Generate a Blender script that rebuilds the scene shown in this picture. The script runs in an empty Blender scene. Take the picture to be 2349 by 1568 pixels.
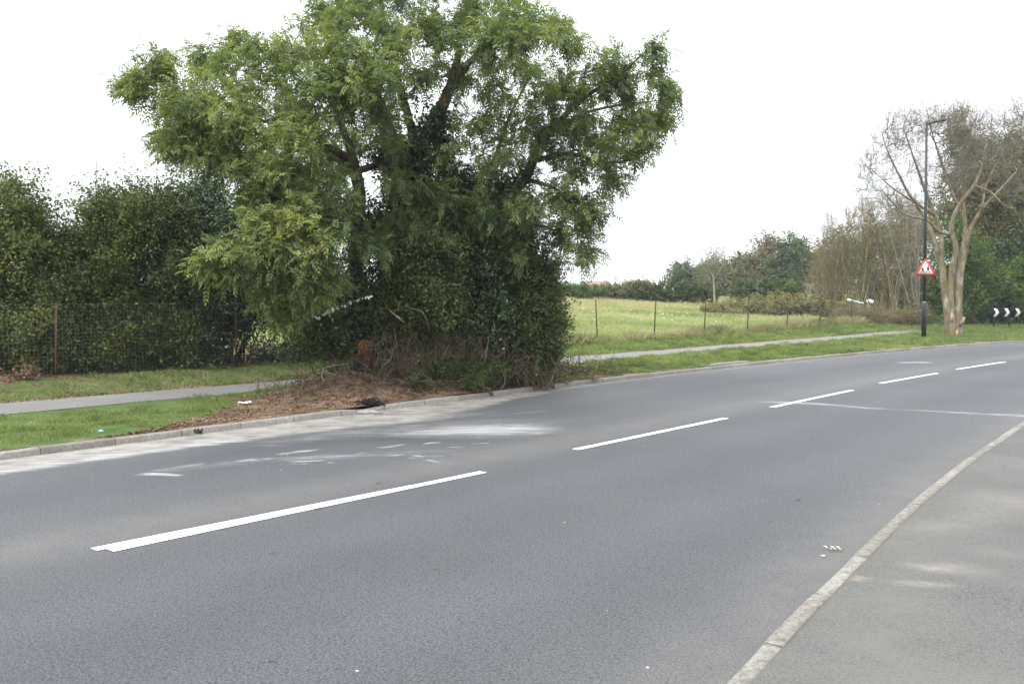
import bpy, math
import numpy as np
from mathutils import Matrix
rng = np.random.default_rng(11)
rad = math.radians
# ------------------------------------------------------------------ camera
F, CX, CY = 2160.0, 1174.5, 784.0          # focal length and centre, in pixels of a 2349 px wide picture
EYE = np.array([0.0, 0.0, 1.75])
sc = bpy.context.scene
Rm = Matrix.Rotation(math.pi / 2 - math.atan(94 / F), 3, 'X') @ Matrix.Rotation(rad(-0.3), 3, 'Z')
cd = bpy.data.cameras.new('camera')
cam = bpy.data.objects.new('camera', cd)
sc.collection.objects.link(cam)
cam.matrix_world = Matrix.Translation(EYE) @ Rm.to_4x4()
cd.sensor_width = 36.0
cd.lens = 36.0 * F / 2349.0
cd.clip_start = 0.1
cd.clip_end = 6000.0
sc.camera = cam
# ------------------------------------------------------------------ light
SUN_EL, SUN_AZ = rad(52), rad(215)          # azimuth clockwise from +Y: behind and left of the camera
w = bpy.data.worlds.new('World')
sc.world = w
w.use_nodes = True
nt = w.node_tree
nt.nodes.clear()
wo = nt.nodes.new('ShaderNodeOutputWorld')
bg = nt.nodes.new('ShaderNodeBackground')
sky = nt.nodes.new('ShaderNodeTexSky')
sky.sky_type = 'NISHITA'
sky.sun_disc = False
sky.sun_elevation = SUN_EL
sky.sun_rotation = SUN_AZ
sky.air_density = 1.0
sky.dust_density = 3.0
mx = nt.nodes.new('ShaderNodeMix')
mx.data_type = 'RGBA'
tc = nt.nodes.new('ShaderNodeTexCoord')
nz = nt.nodes.new('ShaderNodeTexNoise')
nz.inputs['Scale'].default_value = 1.6
nz.inputs['Detail'].default_value = 4
cr = nt.nodes.new('ShaderNodeValToRGB')
cr.color_ramp.elements[0].position = 0.3
cr.color_ramp.elements[0].color = (14.6, 15.4, 16.2, 1)
cr.color_ramp.elements[1].position = 0.7
cr.color_ramp.elements[1].color = (17.4, 17.7, 18.0, 1)
nt.links.new(tc.outputs['Generated'], nz.inputs['Vector'])
nt.links.new(nz.outputs['Fac'], cr.inputs['Fac'])
mx.inputs[0].default_value = 0.93
nt.links.new(sky.outputs['Color'], mx.inputs[6])
sx = nt.nodes.new('ShaderNodeSeparateXYZ'); nt.links.new(tc.outputs['Generated'], sx.inputs[0])
cz_ = nt.nodes.new('ShaderNodeMath'); cz_.operation = 'MULTIPLY_ADD'; cz_.use_clamp = True   # overcast sky: the zenith is three times the horizon
cz_.inputs[1].default_value = 0.64; cz_.inputs[2].default_value = 0.36; nt.links.new(sx.outputs[2], cz_.inputs[0])
vm = nt.nodes.new('ShaderNodeVectorMath'); vm.operation = 'SCALE'; nt.links.new(cr.outputs['Color'], vm.inputs[0]); nt.links.new(cz_.outputs[0], vm.inputs['Scale'])
nt.links.new(vm.outputs[0], mx.inputs[7])
nt.links.new(mx.outputs[2], bg.inputs['Color'])
bg.inputs['Strength'].default_value = 0.10
nt.links.new(bg.outputs[0], wo.inputs[0])
sl = bpy.data.lights.new('sun', 'SUN')
sl.energy = 1.5
sl.angle = rad(30)
sl.color = (1.0, 0.96, 0.9)
sun = bpy.data.objects.new('sun', sl)
sc.collection.objects.link(sun)
sun.rotation_euler = (math.pi / 2 - SUN_EL, 0, math.pi - SUN_AZ)
sc.view_settings.view_transform = 'Standard'
sc.view_settings.look = 'None'
sc.view_settings.exposure = 1.12
sc.view_settings.gamma = 1.0
sc.view_settings.use_curve_mapping = False
sc.cycles.max_bounces = 6
sc.cycles.diffuse_bounces = 3
sc.cycles.transparent_max_bounces = 8

# ------------------------------------------------------------------ helpers
Rn = np.array(Rm)
def ray(x, y):
    return Rn @ np.array([(x - CX) / F, -(y - CY) / F, -1.0])
def G(x, y, z=0.0):                         # the point of level z seen at a pixel
    d = ray(x, y); t = (z - EYE[2]) / d[2]
    return EYE + d * t
def P(x, y, Y):                             # the point at distance Y seen at a pixel
    d = ray(x, y)
    return EYE + d * (Y / d[1])
AX = np.array([math.sin(rad(40)), math.cos(rad(40))])   # along the road
AN = np.array([-AX[1], AX[0]])                          # across it, away from the camera
def td(p):
    p = np.asarray(p, float)
    return p[..., :2] @ AX, p[..., :2] @ AN
def xy(t, d):
    t = np.asarray(t, float); d = np.asarray(d, float)
    return t[..., None] * AX + d[..., None] * AN
def smooth_line(pts, lo=-90, hi=650, win=2.0):
    pts = np.array(pts, float)
    T = np.arange(lo, hi, 0.25)
    D = np.interp(T, pts[:, 0], pts[:, 1])
    k = np.exp(-0.5 * (np.arange(-24, 25) * 0.25 / win) ** 2); k /= k.sum()
    Dp = np.pad(D, 24, mode='edge')
    D = np.convolve(Dp, k, 'valid')
    return lambda t: np.interp(t, T, D)
kerb_far = smooth_line([(-90, 4), (-40, 8), (-15, 10.1), (0, 10.95), (4.4, 11.16), (6.8, 11.24), (9.7, 11.28), (12, 11.36), (15.4, 11.5),
                        (17.8, 11.45), (21.2, 11.3), (25.1, 11.05), (31, 10.5), (37, 9.6), (42.1, 8.55), (50, 6.2), (60, 1.9), (75, -6),
                        (100, -18), (650, -18)])
centre_f = smooth_line([(-90, 0), (-40, 3.8), (-15, 5.9), (0, 6.3), (3.2, 6.43), (9, 6.5), (12.6, 6.56), (18, 6.6), (21, 6.56), (25, 6.45), (28.5, 6.24),
                        (35, 5.6), (42, 4.3), (50, 2), (60, -2.3), (75, -10), (100, -22), (650, -22)])
kerb_near = smooth_line([(-90, -9), (-40, -5.5), (-15, -1.9), (-8, -.45), (-4, .38), (-2, .82), (0, 1.25), (2, 1.61), (3.64, 1.885), (4.3, 1.98), (5.3, 2.105), (6.3, 2.23), (7.5, 2.38), (8.3, 2.46), (10.8, 2.67),
                         (14.2, 2.86), (18, 2.95), (24, 2.7), (30, 2.1), (38, 0.9), (50, -2.3), (60, -6.6), (75, -14), (100, -26), (650, -26)], win=.8)
path_front = smooth_line([(-90, 14.3), (4, 14.5), (10, 14.45), (20, 14.4), (26, 14.25), (33, 14.15), (40, 14.0), (46, 13.7), (54, 12.8), (650, 12.8)], win=1.5)
path_back = lambda t: path_front(t) + 1.45
FENCE = lambda t: 17.62 + 0.0095 * t

def vnoise(x, y, seed=0, s=1.0):            # smooth value noise, vectorised
    x = np.asarray(x) * s + seed * 17.3; y = np.asarray(y) * s + seed * 9.1
    xi = np.floor(x).astype(np.int64); yi = np.floor(y).astype(np.int64)
    xf = x - xi; yf = y - yi
    u = xf * xf * (3 - 2 * xf); v = yf * yf * (3 - 2 * yf)
    def h(a, b):
        n = (a * 374761393 + b * 668265263) & 0xffffffff
        n = ((n ^ (n >> 13)) * 1274126177) & 0xffffffff
        return ((n ^ (n >> 16)) & 0xffff) / 65535.0
    return (h(xi, yi) * (1 - u) * (1 - v) + h(xi + 1, yi) * u * (1 - v) + h(xi, yi + 1) * (1 - u) * v + h(xi + 1, yi + 1) * u * v)
def sstep(a, b, x):
    t = np.clip((np.asarray(x, float) - a) / (b - a), 0, 1); return t * t * (3 - 2 * t)

MOUND = [(11.0, 13.2, 0.8, 0.7, 0.24), (11.6, 12.8, 1.6, 1.0, 0.20), (14.0, 12.6, 2.6, 1.0, 0.10)]
def H(t, d):                                # level of the land beyond the far kerb
    t = np.asarray(t, float); d = np.asarray(d, float)
    dl = np.maximum(d - kerb_far(t), 0)
    v = 0.085 + 0.016 * np.minimum(dl, 4) + 0.02 * np.maximum(np.minimum(dl, 12) - 4, 0) * sstep(40, 50, t)
    v = v + sstep(16.0, 17.7, d) * (0.2) * (1 - sstep(44, 54, t) * .6)
    f = np.maximum(d - 17.7, 0)
    rise = np.where(f < 33, 0.048 * f + 0.00014 * f * f, 1.736)
    v = v + rise
    n = (vnoise(t, d, 1, 1.1) - .5) * 0.05 * sstep(0.3, 1.0, dl)
    onp = sstep(path_front(t) - .35, path_front(t), d) * (1 - sstep(path_back(t), path_back(t) + .35, d))
    v = v + n * (1 - onp)
    for (mt, md, rt, rd, h) in MOUND:
        v = v + h * np.exp(-((t - mt) / rt) ** 2 - ((d - md) / rd) ** 2) * sstep(0.0, 0.7, dl)
    return v
def Hw(p):
    t, d = td(p); return H(t, d)
def T(x, y, far=140):                       # the point of the land seen at a pixel
    d = ray(x, y)
    Ys = np.linspace(8, far, 4000)
    pts = EYE + d * (Ys / d[1])[:, None]
    below = pts[:, 2] <= Hw(pts)
    i = int(np.argmax(below)) if below.any() else len(Ys) - 1
    return pts[i]

def new_mesh(name, V, faces_flat, loops, mat, parent=None, smooth=False, attr=None):
    V = np.asarray(V, dtype=np.float32).reshape(-1, 3)
    ff = np.asarray(faces_flat, dtype=np.int32).ravel()
    loops = np.asarray(loops, dtype=np.int32)
    me = bpy.data.meshes.new(name)
    me.vertices.add(len(V)); me.vertices.foreach_set('co', V.ravel())
    me.loops.add(len(ff)); me.loops.foreach_set('vertex_index', ff)
    st = np.concatenate([[0], np.cumsum(loops)[:-1]]).astype(np.int32)
    me.polygons.add(len(loops)); me.polygons.foreach_set('loop_start', st)
    try: me.polygons.foreach_set('loop_total', loops)
    except Exception: pass
    if smooth: me.polygons.foreach_set('use_smooth', np.ones(len(loops), dtype=bool))
    if attr:
        for k, (dom, a) in attr.items():
            at = me.attributes.new(k, 'FLOAT', dom)
            at.data.foreach_set('value', np.asarray(a, dtype=np.float32))
    me.update(calc_edges=True)
    me.validate()
    o = bpy.data.objects.new(name, me)
    sc.collection.objects.link(o)
    if mat: me.materials.append(mat)
    if parent is not None: adopt(o, parent)
    return o
def adopt(o, parent):
    o.parent = parent
    o.matrix_parent_inverse = Matrix.Translation(-parent.location) if parent.type == 'EMPTY' else parent.matrix_world.inverted()
def thing(name, loc, label, cat, group=None):
    o = bpy.data.objects.new(name, None)
    o.empty_display_size = 0.1
    sc.collection.objects.link(o)
    o.location = [float(a) for a in loc]
    tag(o, label, cat, group)
    return o
def tag(o, label, cat, group=None, kind=None):
    if label: o['label'] = label
    if cat: o['category'] = cat
    if group: o['group'] = group
    if kind: o['kind'] = kind
    return o
def quads(name, Q, val, mat, parent=None, smooth=False):
    n = len(Q)
    return new_mesh(name, Q.reshape(-1, 3), np.arange(4 * n), np.full(n, 4), mat, parent, smooth, {'v': ('FACE', val)})
class Shape:
    def __init__(s): s.v = []; s.f = []; s.l = []; s.a = []; s.n = 0
    def add(s, V, faces, val=0.5):
        V = np.asarray(V, float).reshape(-1, 3)
        for f in faces:
            s.f.extend([i + s.n for i in f]); s.l.append(len(f)); s.a.append(val)
        s.v.append(V); s.n += len(V)
    def box(s, c, size, rot=None, val=0.5):
        h = np.array(size) / 2
        V = np.array([[x, y, z] for x in (-1, 1) for y in (-1, 1) for z in (-1, 1)]) * h
        if rot is not None: V = V @ np.array(rot).T
        s.add(V + np.array(c), [(0, 1, 3, 2), (4, 6, 7, 5), (0, 4, 5, 1), (2, 3, 7, 6), (0, 2, 6, 4), (1, 5, 7, 3)], val)
    def tube(s, pts, r, sides=6, val=0.5, cap=True, lump=0.0):
        pts = np.asarray(pts, float); n = len(pts)
        r = np.broadcast_to(np.asarray(r, float), (n,))
        tn = np.gradient(pts, axis=0); tn /= np.linalg.norm(tn, axis=1)[:, None] + 1e-9
        ref = np.array([0.0, 0, 1]) if abs(tn[:, 2]).mean() < 0.8 else np.array([1.0, 0, 0])
        u = np.cross(tn, ref); u /= np.linalg.norm(u, axis=1)[:, None] + 1e-9
        w_ = np.cross(tn, u)
        a = np.arange(sides) * 2 * math.pi / sides
        rr = r[:, None] * np.ones(sides)
        if lump: rr = rr * (1 + lump * rng.uniform(-1, 1, (n, sides)))
        V = pts[:, None, :] + rr[..., None] * (np.cos(a)[None, :, None] * u[:, None, :] + np.sin(a)[None, :, None] * w_[:, None, :])
        i = np.arange(n - 1)[:, None] * sides; j = np.arange(sides)[None, :]; j2 = (j + 1) % sides
        fq = np.stack([i + j, i + j2, i + sides + j2, i + sides + j], -1).reshape(-1, 4) + s.n
        s.f.extend(fq.ravel().tolist()); s.l.extend([4] * len(fq)); s.a.extend([val] * len(fq))
        if cap:
            s.f.extend(range(s.n + sides - 1, s.n - 1, -1)); s.l.append(sides); s.a.append(val)
            s.f.extend(range(s.n + (n - 1) * sides, s.n + n * sides)); s.l.append(sides); s.a.append(val)
        s.v.append(V.reshape(-1, 3)); s.n += n * sides
    def build(s, name, mat, parent=None, smooth=False):
        return new_mesh(name, np.concatenate(s.v), s.f, s.l, mat, parent, smooth, {'v': ('FACE', s.a)})
def grid(name, X, Y, Z, mat, parent=None, attr=None, smooth=True):
    n, m = X.shape
    V = np.stack([X, Y, Z], -1).reshape(-1, 3)
    i = np.arange(n - 1)[:, None] * m + np.arange(m - 1)[None, :]
    f = np.stack([i, i + 1, i + m + 1, i + m], -1).reshape(-1, 4)
    # make the faces point upward
    a = V[f[0, 1]] - V[f[0, 0]]; b = V[f[0, 3]] - V[f[0, 0]]
    if np.cross(a, b)[2] < 0: f = f[:, ::-1]
    at = {k: ('POINT', v.ravel()) for k, v in (attr or {}).items()}
    return new_mesh(name, V, f, np.full(len(f), 4), mat, parent, smooth, at)

# ------------------------------------------------------------------ materials
def node(nt, kind, **kw):
    n = nt.nodes.new(kind)
    for k, v in kw.items():
        if k in n.inputs: n.inputs[k].default_value = v
        else: setattr(n, k, v)
    return n
def mat_base(name, rough=0.8, spec=0.3):
    m = bpy.data.materials.new(name); m.use_nodes = True
    b = m.node_tree.nodes['Principled BSDF']
    b.inputs['Roughness'].default_value = rough
    b.inputs['Specular IOR Level'].default_value = spec
    return m, m.node_tree, b
def ramp(nt, fac, stops):
    r = nt.nodes.new('ShaderNodeValToRGB')
    e = r.color_ramp.elements
    while len(e) < len(stops): e.new(0.5)
    for k, (p, c) in enumerate(stops):
        e[k].position = p; e[k].color = (*c, 1) if len(c) == 3 else c
    nt.links.new(fac, r.inputs['Fac'])
    return r.outputs['Color']
def noise(nt, scale, detail=3, rough=0.6, vec=None):
    n = node(nt, 'ShaderNodeTexNoise', Scale=scale, Detail=detail, Roughness=rough)
    if vec is None:
        t = nt.nodes.new('ShaderNodeTexCoord'); vec = t.outputs['Object']
    nt.links.new(vec, n.inputs['Vector'])
    return n.outputs['Fac']
def mixc(nt, fac, a, b, mode='MIX'):
    m = nt.nodes.new('ShaderNodeMix'); m.data_type = 'RGBA'; m.blend_type = mode
    if isinstance(fac, float): m.inputs[0].default_value = fac
    else: nt.links.new(fac, m.inputs[0])
    for k, c in ((6, a), (7, b)):
        if isinstance(c, tuple): m.inputs[k].default_value = (*c, 1)
        else: nt.links.new(c, m.inputs[k])
    return m.outputs[2]
def math_(nt, op, a, b=None, c=None, clamp=False):
    m = nt.nodes.new('ShaderNodeMath'); m.operation = op; m.use_clamp = clamp
    for k, v in enumerate((a, b, c)):
        if v is None: continue
        if isinstance(v, (int, float)): m.inputs[k].default_value = v
        else: nt.links.new(v, m.inputs[k])
    return m.outputs[0]
def attrib(nt, name):
    a = nt.nodes.new('ShaderNodeAttribute'); a.attribute_name = name; return a.outputs['Fac']
def bump(nt, b, h, strength=0.5, dist=0.01):
    n = nt.nodes.new('ShaderNodeBump'); n.inputs['Strength'].default_value = strength; n.inputs['Distance'].default_value = dist
    nt.links.new(h, n.inputs['Height']); nt.links.new(n.outputs[0], b.inputs['Normal'])
def leaf_mat(name, stops, transl=0.35, rough=0.5, spec=0.22, clump=1.2, vw=.65):
    m, nt, b = mat_base(name, rough, spec)
    v = attrib(nt, 'v')
    nf = noise(nt, clump, 2)
    fac = math_(nt, 'ADD', math_(nt, 'MULTIPLY', v, vw), math_(nt, 'MULTIPLY_ADD', nf, 1.3 if vw < .6 else 1.2, -0.42 + (.65 - vw) * .4), clamp=True)
    c = ramp(nt, fac, stops)
    nt.links.new(c, b.inputs['Base Color'])
    tr = nt.nodes.new('ShaderNodeBsdfTranslucent')
    tcx = mixc(nt, 1.0, c, (1.25, 1.3, 0.55), 'MULTIPLY')
    nt.links.new(tcx, tr.inputs['Color'])
    ms = nt.nodes.new('ShaderNodeMixShader'); ms.inputs[0].default_value = transl
    nt.links.new(b.outputs[0], ms.inputs[1]); nt.links.new(tr.outputs[0], ms.inputs[2])
    nt.links.new(ms.outputs[0], nt.nodes['Material Output'].inputs[0])
    return m
def plain(name, col, rough=0.6, spec=0.4, var=0.25, scale=6.0, metal=0.0, bmp=0.0, bscale=40.0):
    m, nt, b = mat_base(name, rough, spec)
    lo = tuple(max(0, c * (1 - var)) for c in col); hi = tuple(min(1, c * (1 + var)) for c in col)
    c = ramp(nt, noise(nt, scale, 4), [(0.3, lo), (0.7, hi)])
    nt.links.new(c, b.inputs['Base Color'])
    b.inputs['Metallic'].default_value = metal
    if bmp: bump(nt, b, noise(nt, bscale, 3), bmp, 0.01)
    return m
M = {}
M['ash'] = leaf_mat('ash_leaves', [(0.0, (.052, .082, .038)), (0.3, (.104, .146, .064)), (0.6, (.175, .218, .085)), (0.85, (.28, .31, .10)), (1.0, (.38, .38, .11))], .40)
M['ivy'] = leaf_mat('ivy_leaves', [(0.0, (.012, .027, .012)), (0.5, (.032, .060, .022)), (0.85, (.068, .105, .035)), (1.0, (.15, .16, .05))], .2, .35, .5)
M['haw'] = leaf_mat('hawthorn_leaves', [(0.0, (.018, .033, .013)), (0.4, (.046, .070, .024)), (0.75, (.096, .125, .038)), (0.93, (.18, .19, .06)), (1.0, (.22, .13, .06))], .3, clump=2.2, vw=.48)
M['hedge'] = leaf_mat('hedgerow_leaves', [(0.0, (.018, .034, .012)), (0.4, (.044, .070, .020)), (0.68, (.110, .134, .032)), (0.9, (.21, .215, .05)), (1.0, (.25, .18, .06))], .3, clump=1.6, vw=.42)
M['low'] = leaf_mat('low_regrowth_leaves', [(0.0, (.025, .042, .015)), (0.5, (.062, .085, .028)), (1.0, (.14, .16, .05))], .3)
M['far_green'] = leaf_mat('far_tree_leaves', [(0.0, (.035, .055, .028)), (0.5, (.075, .11, .045)), (1.0, (.14, .17, .07))], .25, clump=.5)
M['far_olive'] = leaf_mat('far_olive_leaves', [(0.0, (.07, .08, .04)), (0.5, (.13, .135, .06)), (1.0, (.24, .18, .08))], .25, clump=.6)
M['far_brown'] = leaf_mat('far_brown_leaves', [(0.0, (.10, .085, .055)), (0.5, (.16, .135, .08)), (1.0, (.25, .17, .09))], .25, clump=.8)
M['right_green'] = leaf_mat('bright_tree_leaves', [(0.0, (.03, .065, .022)), (0.5, (.075, .13, .032)), (1.0, (.16, .22, .05))], .3, clump=.6)
M['bramble'] = leaf_mat('bramble_leaves', [(0.0, (.08, .085, .035)), (0.5, (.17, .17, .065)), (0.8, (.25, .21, .085)), (1.0, (.32, .19, .09))], .25, clump=.8)
M['grass'] = leaf_mat('verge_grass_blades', [(0.0, (.07, .095, .034)), (0.35, (.130, .172, .058)), (0.75, (.22, .265, .095)), (1.0, (.38, .34, .19))], .3, .6, .2, clump=2.6)
M['dry'] = leaf_mat('dry_grass_blades', [(0.0, (.12, .15, .06)), (0.5, (.25, .24, .13)), (1.0, (.42, .36, .22))], .25, .7, .2, clump=1.0)
M['meadow'] = leaf_mat('meadow_grass_blades', [(0.0, (.17, .21, .08)), (0.3, (.26, .29, .12)), (0.55, (.37, .36, .20)), (0.85, (.44, .39, .25)), (1.0, (.34, .24, .16))], .3, .7, .2, clump=.25)
M['white_leaf'] = leaf_mat('pale_leaf_undersides', [(0.0, (.5, .56, .5)), (1.0, (.75, .8, .75))], .2)
M['litter_leaf'] = leaf_mat('fallen_leaves', [(0.0, (.06, .04, .022)), (0.5, (.14, .085, .045)), (1.0, (.30, .20, .11))], .1)
M['flower'] = plain('white_flower_heads', (.55, .55, .5), .7, .2, .1)
def bark(name, c0, c1, c2, scale=9.0):
    m, nt, b = mat_base(name, .9, .15)
    t = nt.nodes.new('ShaderNodeTexCoord')
    mp = node(nt, 'ShaderNodeMapping'); mp.inputs['Scale'].default_value = (1, 1, .35)
    nt.links.new(t.outputs['Object'], mp.inputs['Vector'])
    a = noise(nt, scale, 5, .7, mp.outputs[0])
    c = ramp(nt, a, [(.3, c0), (.52, c1), (.68, c2)])
    li = ramp(nt, noise(nt, 2.3, 6, .7), [(.5, (0, 0, 0)), (.66, (.75, .75, .75))])
    c = mixc(nt, li, c, (.23, .16, .05))
    nt.links.new(c, b.inputs['Base Color'])
    bump(nt, b, a, .8, .03)
    return m
M['bark'] = bark('ash_bark', (.035, .028, .02), (.085, .07, .05), (.15, .13, .09))
M['bark_pale'] = bark('pale_lichened_bark', (.07, .058, .04), (.19, .16, .12), (.34, .30, .24), 5.5)
M['twig'] = plain('twig_bark', (.145, .115, .085), .9, .1, .5, 8)
M['twig_dark'] = plain('dark_twig_bark', (.05, .04, .03), .9, .1, .5, 8)
M['twig_tan'] = plain('ochre_twig_bark', (.22, .18, .105), .9, .1, .45, 3)
M['twig_grey'] = plain('grey_twig_bark', (.26, .235, .20), .9, .1, .35, 3)
M['twig_old'] = plain('old_branch_bark', (.20, .18, .15), .9, .1, .5, 2)
M['broken'] = plain('broken_wood', (.095, .068, .048), .9, .1, .8, 5)
M['torn'] = plain('torn_orange_wood', (.235, .105, .048), .95, .05, .85, 7, bmp=.8, bscale=30)
m, nt, b = mat_base('torn_orange_wood', .95, .05)
tcs = nt.nodes.new('ShaderNodeTexCoord').outputs['Object']; mps_ = node(nt, 'ShaderNodeMapping'); mps_.inputs['Scale'].default_value = (22, 22, 3.0)
nt.links.new(tcs, mps_.inputs['Vector'])
fb = noise(nt, 1.0, 6, .7, mps_.outputs[0])
c = ramp(nt, fb, [(.34, (.018, .012, .009)), (.46, (.09, .042, .022)), (.55, (.26, .105, .042)), (.70, (.42, .21, .09))])
c = mixc(nt, ramp(nt, noise(nt, 4.5, 4, .7, tcs), [(.42, (0, 0, 0)), (.6, (.85, .85, .85))]), c, (.04, .028, .02))
nt.links.new(c, b.inputs['Base Color']); bump(nt, b, fb, 1.0, .04)
M['torn'] = m
M['fresh'] = plain('fresh_torn_wood', (.42, .27, .17), .8, .2, .3, 14)
M['rust'] = plain('rusty_steel', (.065, .036, .025), .85, .3, .4, 20)
M['wire'] = plain('dull_fence_wire', (.20, .21, .20), .6, .5, .2, 9, .3)
M['black_paint'] = plain('black_pole_paint', (.018, .019, .021), .45, .5, .3, 3)
M['grey_metal'] = plain('grey_metal', (.35, .36, .37), .4, .5, .15, 5, .5)
M['sign_red'] = plain('red_sign_sheeting', (.62, .035, .03), .4, .5, .05, 3)
M['sign_white'] = plain('white_sign_sheeting', (.82, .83, .84), .4, .5, .03, 3)
M['sign_black'] = plain('black_sign_sheeting', (.012, .012, .014), .85, .15, .1, 3)
M['glass'] = plain('lamp_glass', (.5, .5, .48), .2, .6, .05, 3)
M['plastic'] = plain('white_plastic_sheet', (.78, .8, .84), .35, .5, .08, 6)
M['blue'] = plain('pale_blue_plastic', (.22, .40, .47), .4, .5, .2, 30)
M['char'] = plain('charred_debris', (.012, .011, .011), .8, .3, .4, 12, bmp=.8, bscale=60)
M['roof_red'] = plain('red_roof_tiles', (.27, .13, .11), .8, .2, .12, .8)
M['roof_grey'] = plain('grey_roof_tiles', (.22, .26, .29), .8, .2, .1, .8)
M['render_wall'] = plain('peach_house_wall', (.55, .42, .33), .9, .1, .08, .5)
M['window'] = plain('window_glass', (.05, .06, .07), .15, .6, .1, 2)
M['bare_stone'] = plain('pale_stone', (.26, .25, .235), .8, .2, .3, 20)

# asphalt of the carriageway
m, nt, b = mat_base('road_asphalt', .82, .35)
tco = nt.nodes.new('ShaderNodeTexCoord').outputs['Object']
g1 = noise(nt, 75, 3, .8, tco); g2 = noise(nt, 34, 3, .75, tco); big = noise(nt, .35, 4, .55, tco); mid = noise(nt, 3.0, 4, .6, tco)
vor = node(nt, 'ShaderNodeTexVoronoi', Scale=85.0); nt.links.new(tco, vor.inputs['Vector'])
c = ramp(nt, g1, [(.34, (.026, .0275, .030)), (.48, (.059, .0615, .066)), (.66, (.115, .119, .126))])
c2 = ramp(nt, vor.outputs['Distance'], [(.0, (1.15, 1.15, 1.15)), (.5, (1.0, 1.0, 1.0)), (.85, (.55, .55, .57))])
c = mixc(nt, .8, c, c2, 'MULTIPLY')
pits = ramp(nt, g2, [(.32, (.35, .35, .37)), (.43, (1, 1, 1)), (.72, (1.02, 1.02, 1.02)), (.8, (1.5, 1.5, 1.45))])
c = mixc(nt, .85, c, pits, 'MULTIPLY')
bigc = ramp(nt, big, [(.3, (.88, .89, .91)), (.7, (1.1, 1.09, 1.08))])
c = mixc(nt, 1.0, c, bigc, 'MULTIPLY')
wheel = attrib(nt, 'wheel')
c = mixc(nt, math_(nt, 'MULTIPLY', attrib(nt, 'stain'), math_(nt, 'MULTIPLY_ADD', mid, 1.2, .2), clamp=True), c, mixc(nt, 1.0, c, (.66, .67, .70), 'MULTIPLY'))
c = mixc(nt, wheel, c, mixc(nt, 1.0, c, (1.12, 1.13, 1.15), 'MULTIPLY'))
dust = attrib(nt, 'dust')
dfac = math_(nt, 'MULTIPLY', dust, math_(nt, 'MULTIPLY_ADD', mid, .9, .15), clamp=True)
c = mixc(nt, dfac, c, mixc(nt, .38, c, (.24, .22, .195)))
pw = attrib(nt, 'powder')
mps = node(nt, 'ShaderNodeMapping'); mps.inputs['Rotation'].default_value = (0, 0, rad(-50)); mps.inputs['Scale'].default_value = (.35, 3.0, 1)
nt.links.new(tco, mps.inputs['Vector'])
streak = noise(nt, 2.6, 6, .7, mps.outputs[0])
gr = noise(nt, 70, 2, .7, tco)
brk = noise(nt, 7, 5, .75, mps.outputs[0])
pf = math_(nt, 'ADD', pw, math_(nt, 'MULTIPLY_ADD', streak, 1.7, -.98))
pf = math_(nt, 'ADD', pf, math_(nt, 'MULTIPLY_ADD', brk, 1.5, -.82))
pf = math_(nt, 'ADD', pf, math_(nt, 'MULTIPLY_ADD', gr, 1.5, -.75))
pf = math_(nt, 'MULTIPLY_ADD', pf, .95, .0, clamp=True)
pf = math_(nt, 'MULTIPLY', pf, math_(nt, 'MULTIPLY', pw, 3.2, clamp=True), clamp=True)
tone = ramp(nt, mid, [(.32, (.20, .185, .165)), (.6, (.37, .35, .32))])
tone = mixc(nt, attrib(nt, 'white'), tone, (.56, .57, .59))
c = mixc(nt, math_(nt, 'MULTIPLY', pf, .88), c, tone)
sp = node(nt, 'ShaderNodeTexVoronoi', Scale=2.1); nt.links.new(tco, sp.inputs['Vector'])
c = mixc(nt, math_(nt, 'LESS_THAN', sp.outputs['Distance'], .018), c, (.55, .54, .5))
nt.links.new(c, b.inputs['Base Color'])
bump(nt, b, g1, .35, .004)
M['road'] = m

def tarmac(name, base, dustc, s=110):
    m, nt, b = mat_base(name, .88, .25)
    tco = nt.nodes.new('ShaderNodeTexCoord').outputs['Object']
    a = noise(nt, s, 3, .75, tco); bg_ = noise(nt, .8, 5, .6, tco); md = noise(nt, 30, 2, .6, tco)
    c = ramp(nt, a, [(.34, tuple(x * .55 for x in base)), (.5, base), (.68, tuple(x * 1.6 for x in base))])
    c = mixc(nt, .8, c, ramp(nt, md, [(.3, (.6, .6, .6)), (.42, (1, 1, 1)), (.75, (1.05, 1.05, 1.05)), (.82, (1.7, 1.65, 1.6))]), 'MULTIPLY')
    c = mixc(nt, ramp(nt, bg_, [(.44, (0, 0, 0)), (.66, (.6, .6, .6))]), c, dustc)
    c = mixc(nt, math_(nt, 'MULTIPLY', attrib(nt, 'patch'), math_(nt, 'MULTIPLY_ADD', noise(nt, 12, 4, .7, tco), 1.6, -.25), clamp=True), c, (.33, .29, .245))
    nd = math_(nt, 'MULTIPLY_ADD', noise(nt, 22, 5, .8, tco), 4.5, -2.75)
    c = mixc(nt, math_(nt, 'MULTIPLY', math_(nt, 'ADD', nd, attrib(nt, 'needles')), math_(nt, 'MULTIPLY', attrib(nt, 'needles'), 4.0, clamp=True), clamp=True), c, (.11, .08, .058)) if name == 'pavement_tarmac' else c
    nt.links.new(c, b.inputs['Base Color'])
    bump(nt, b, a, .35, .004)
    return m
M['pavement'] = tarmac('pavement_tarmac', (.090, .090, .086), (.135, .131, .122), 85)
M['path'] = tarmac('path_tarmac', (.145, .142, .136), (.20, .19, .172), 60)
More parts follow.
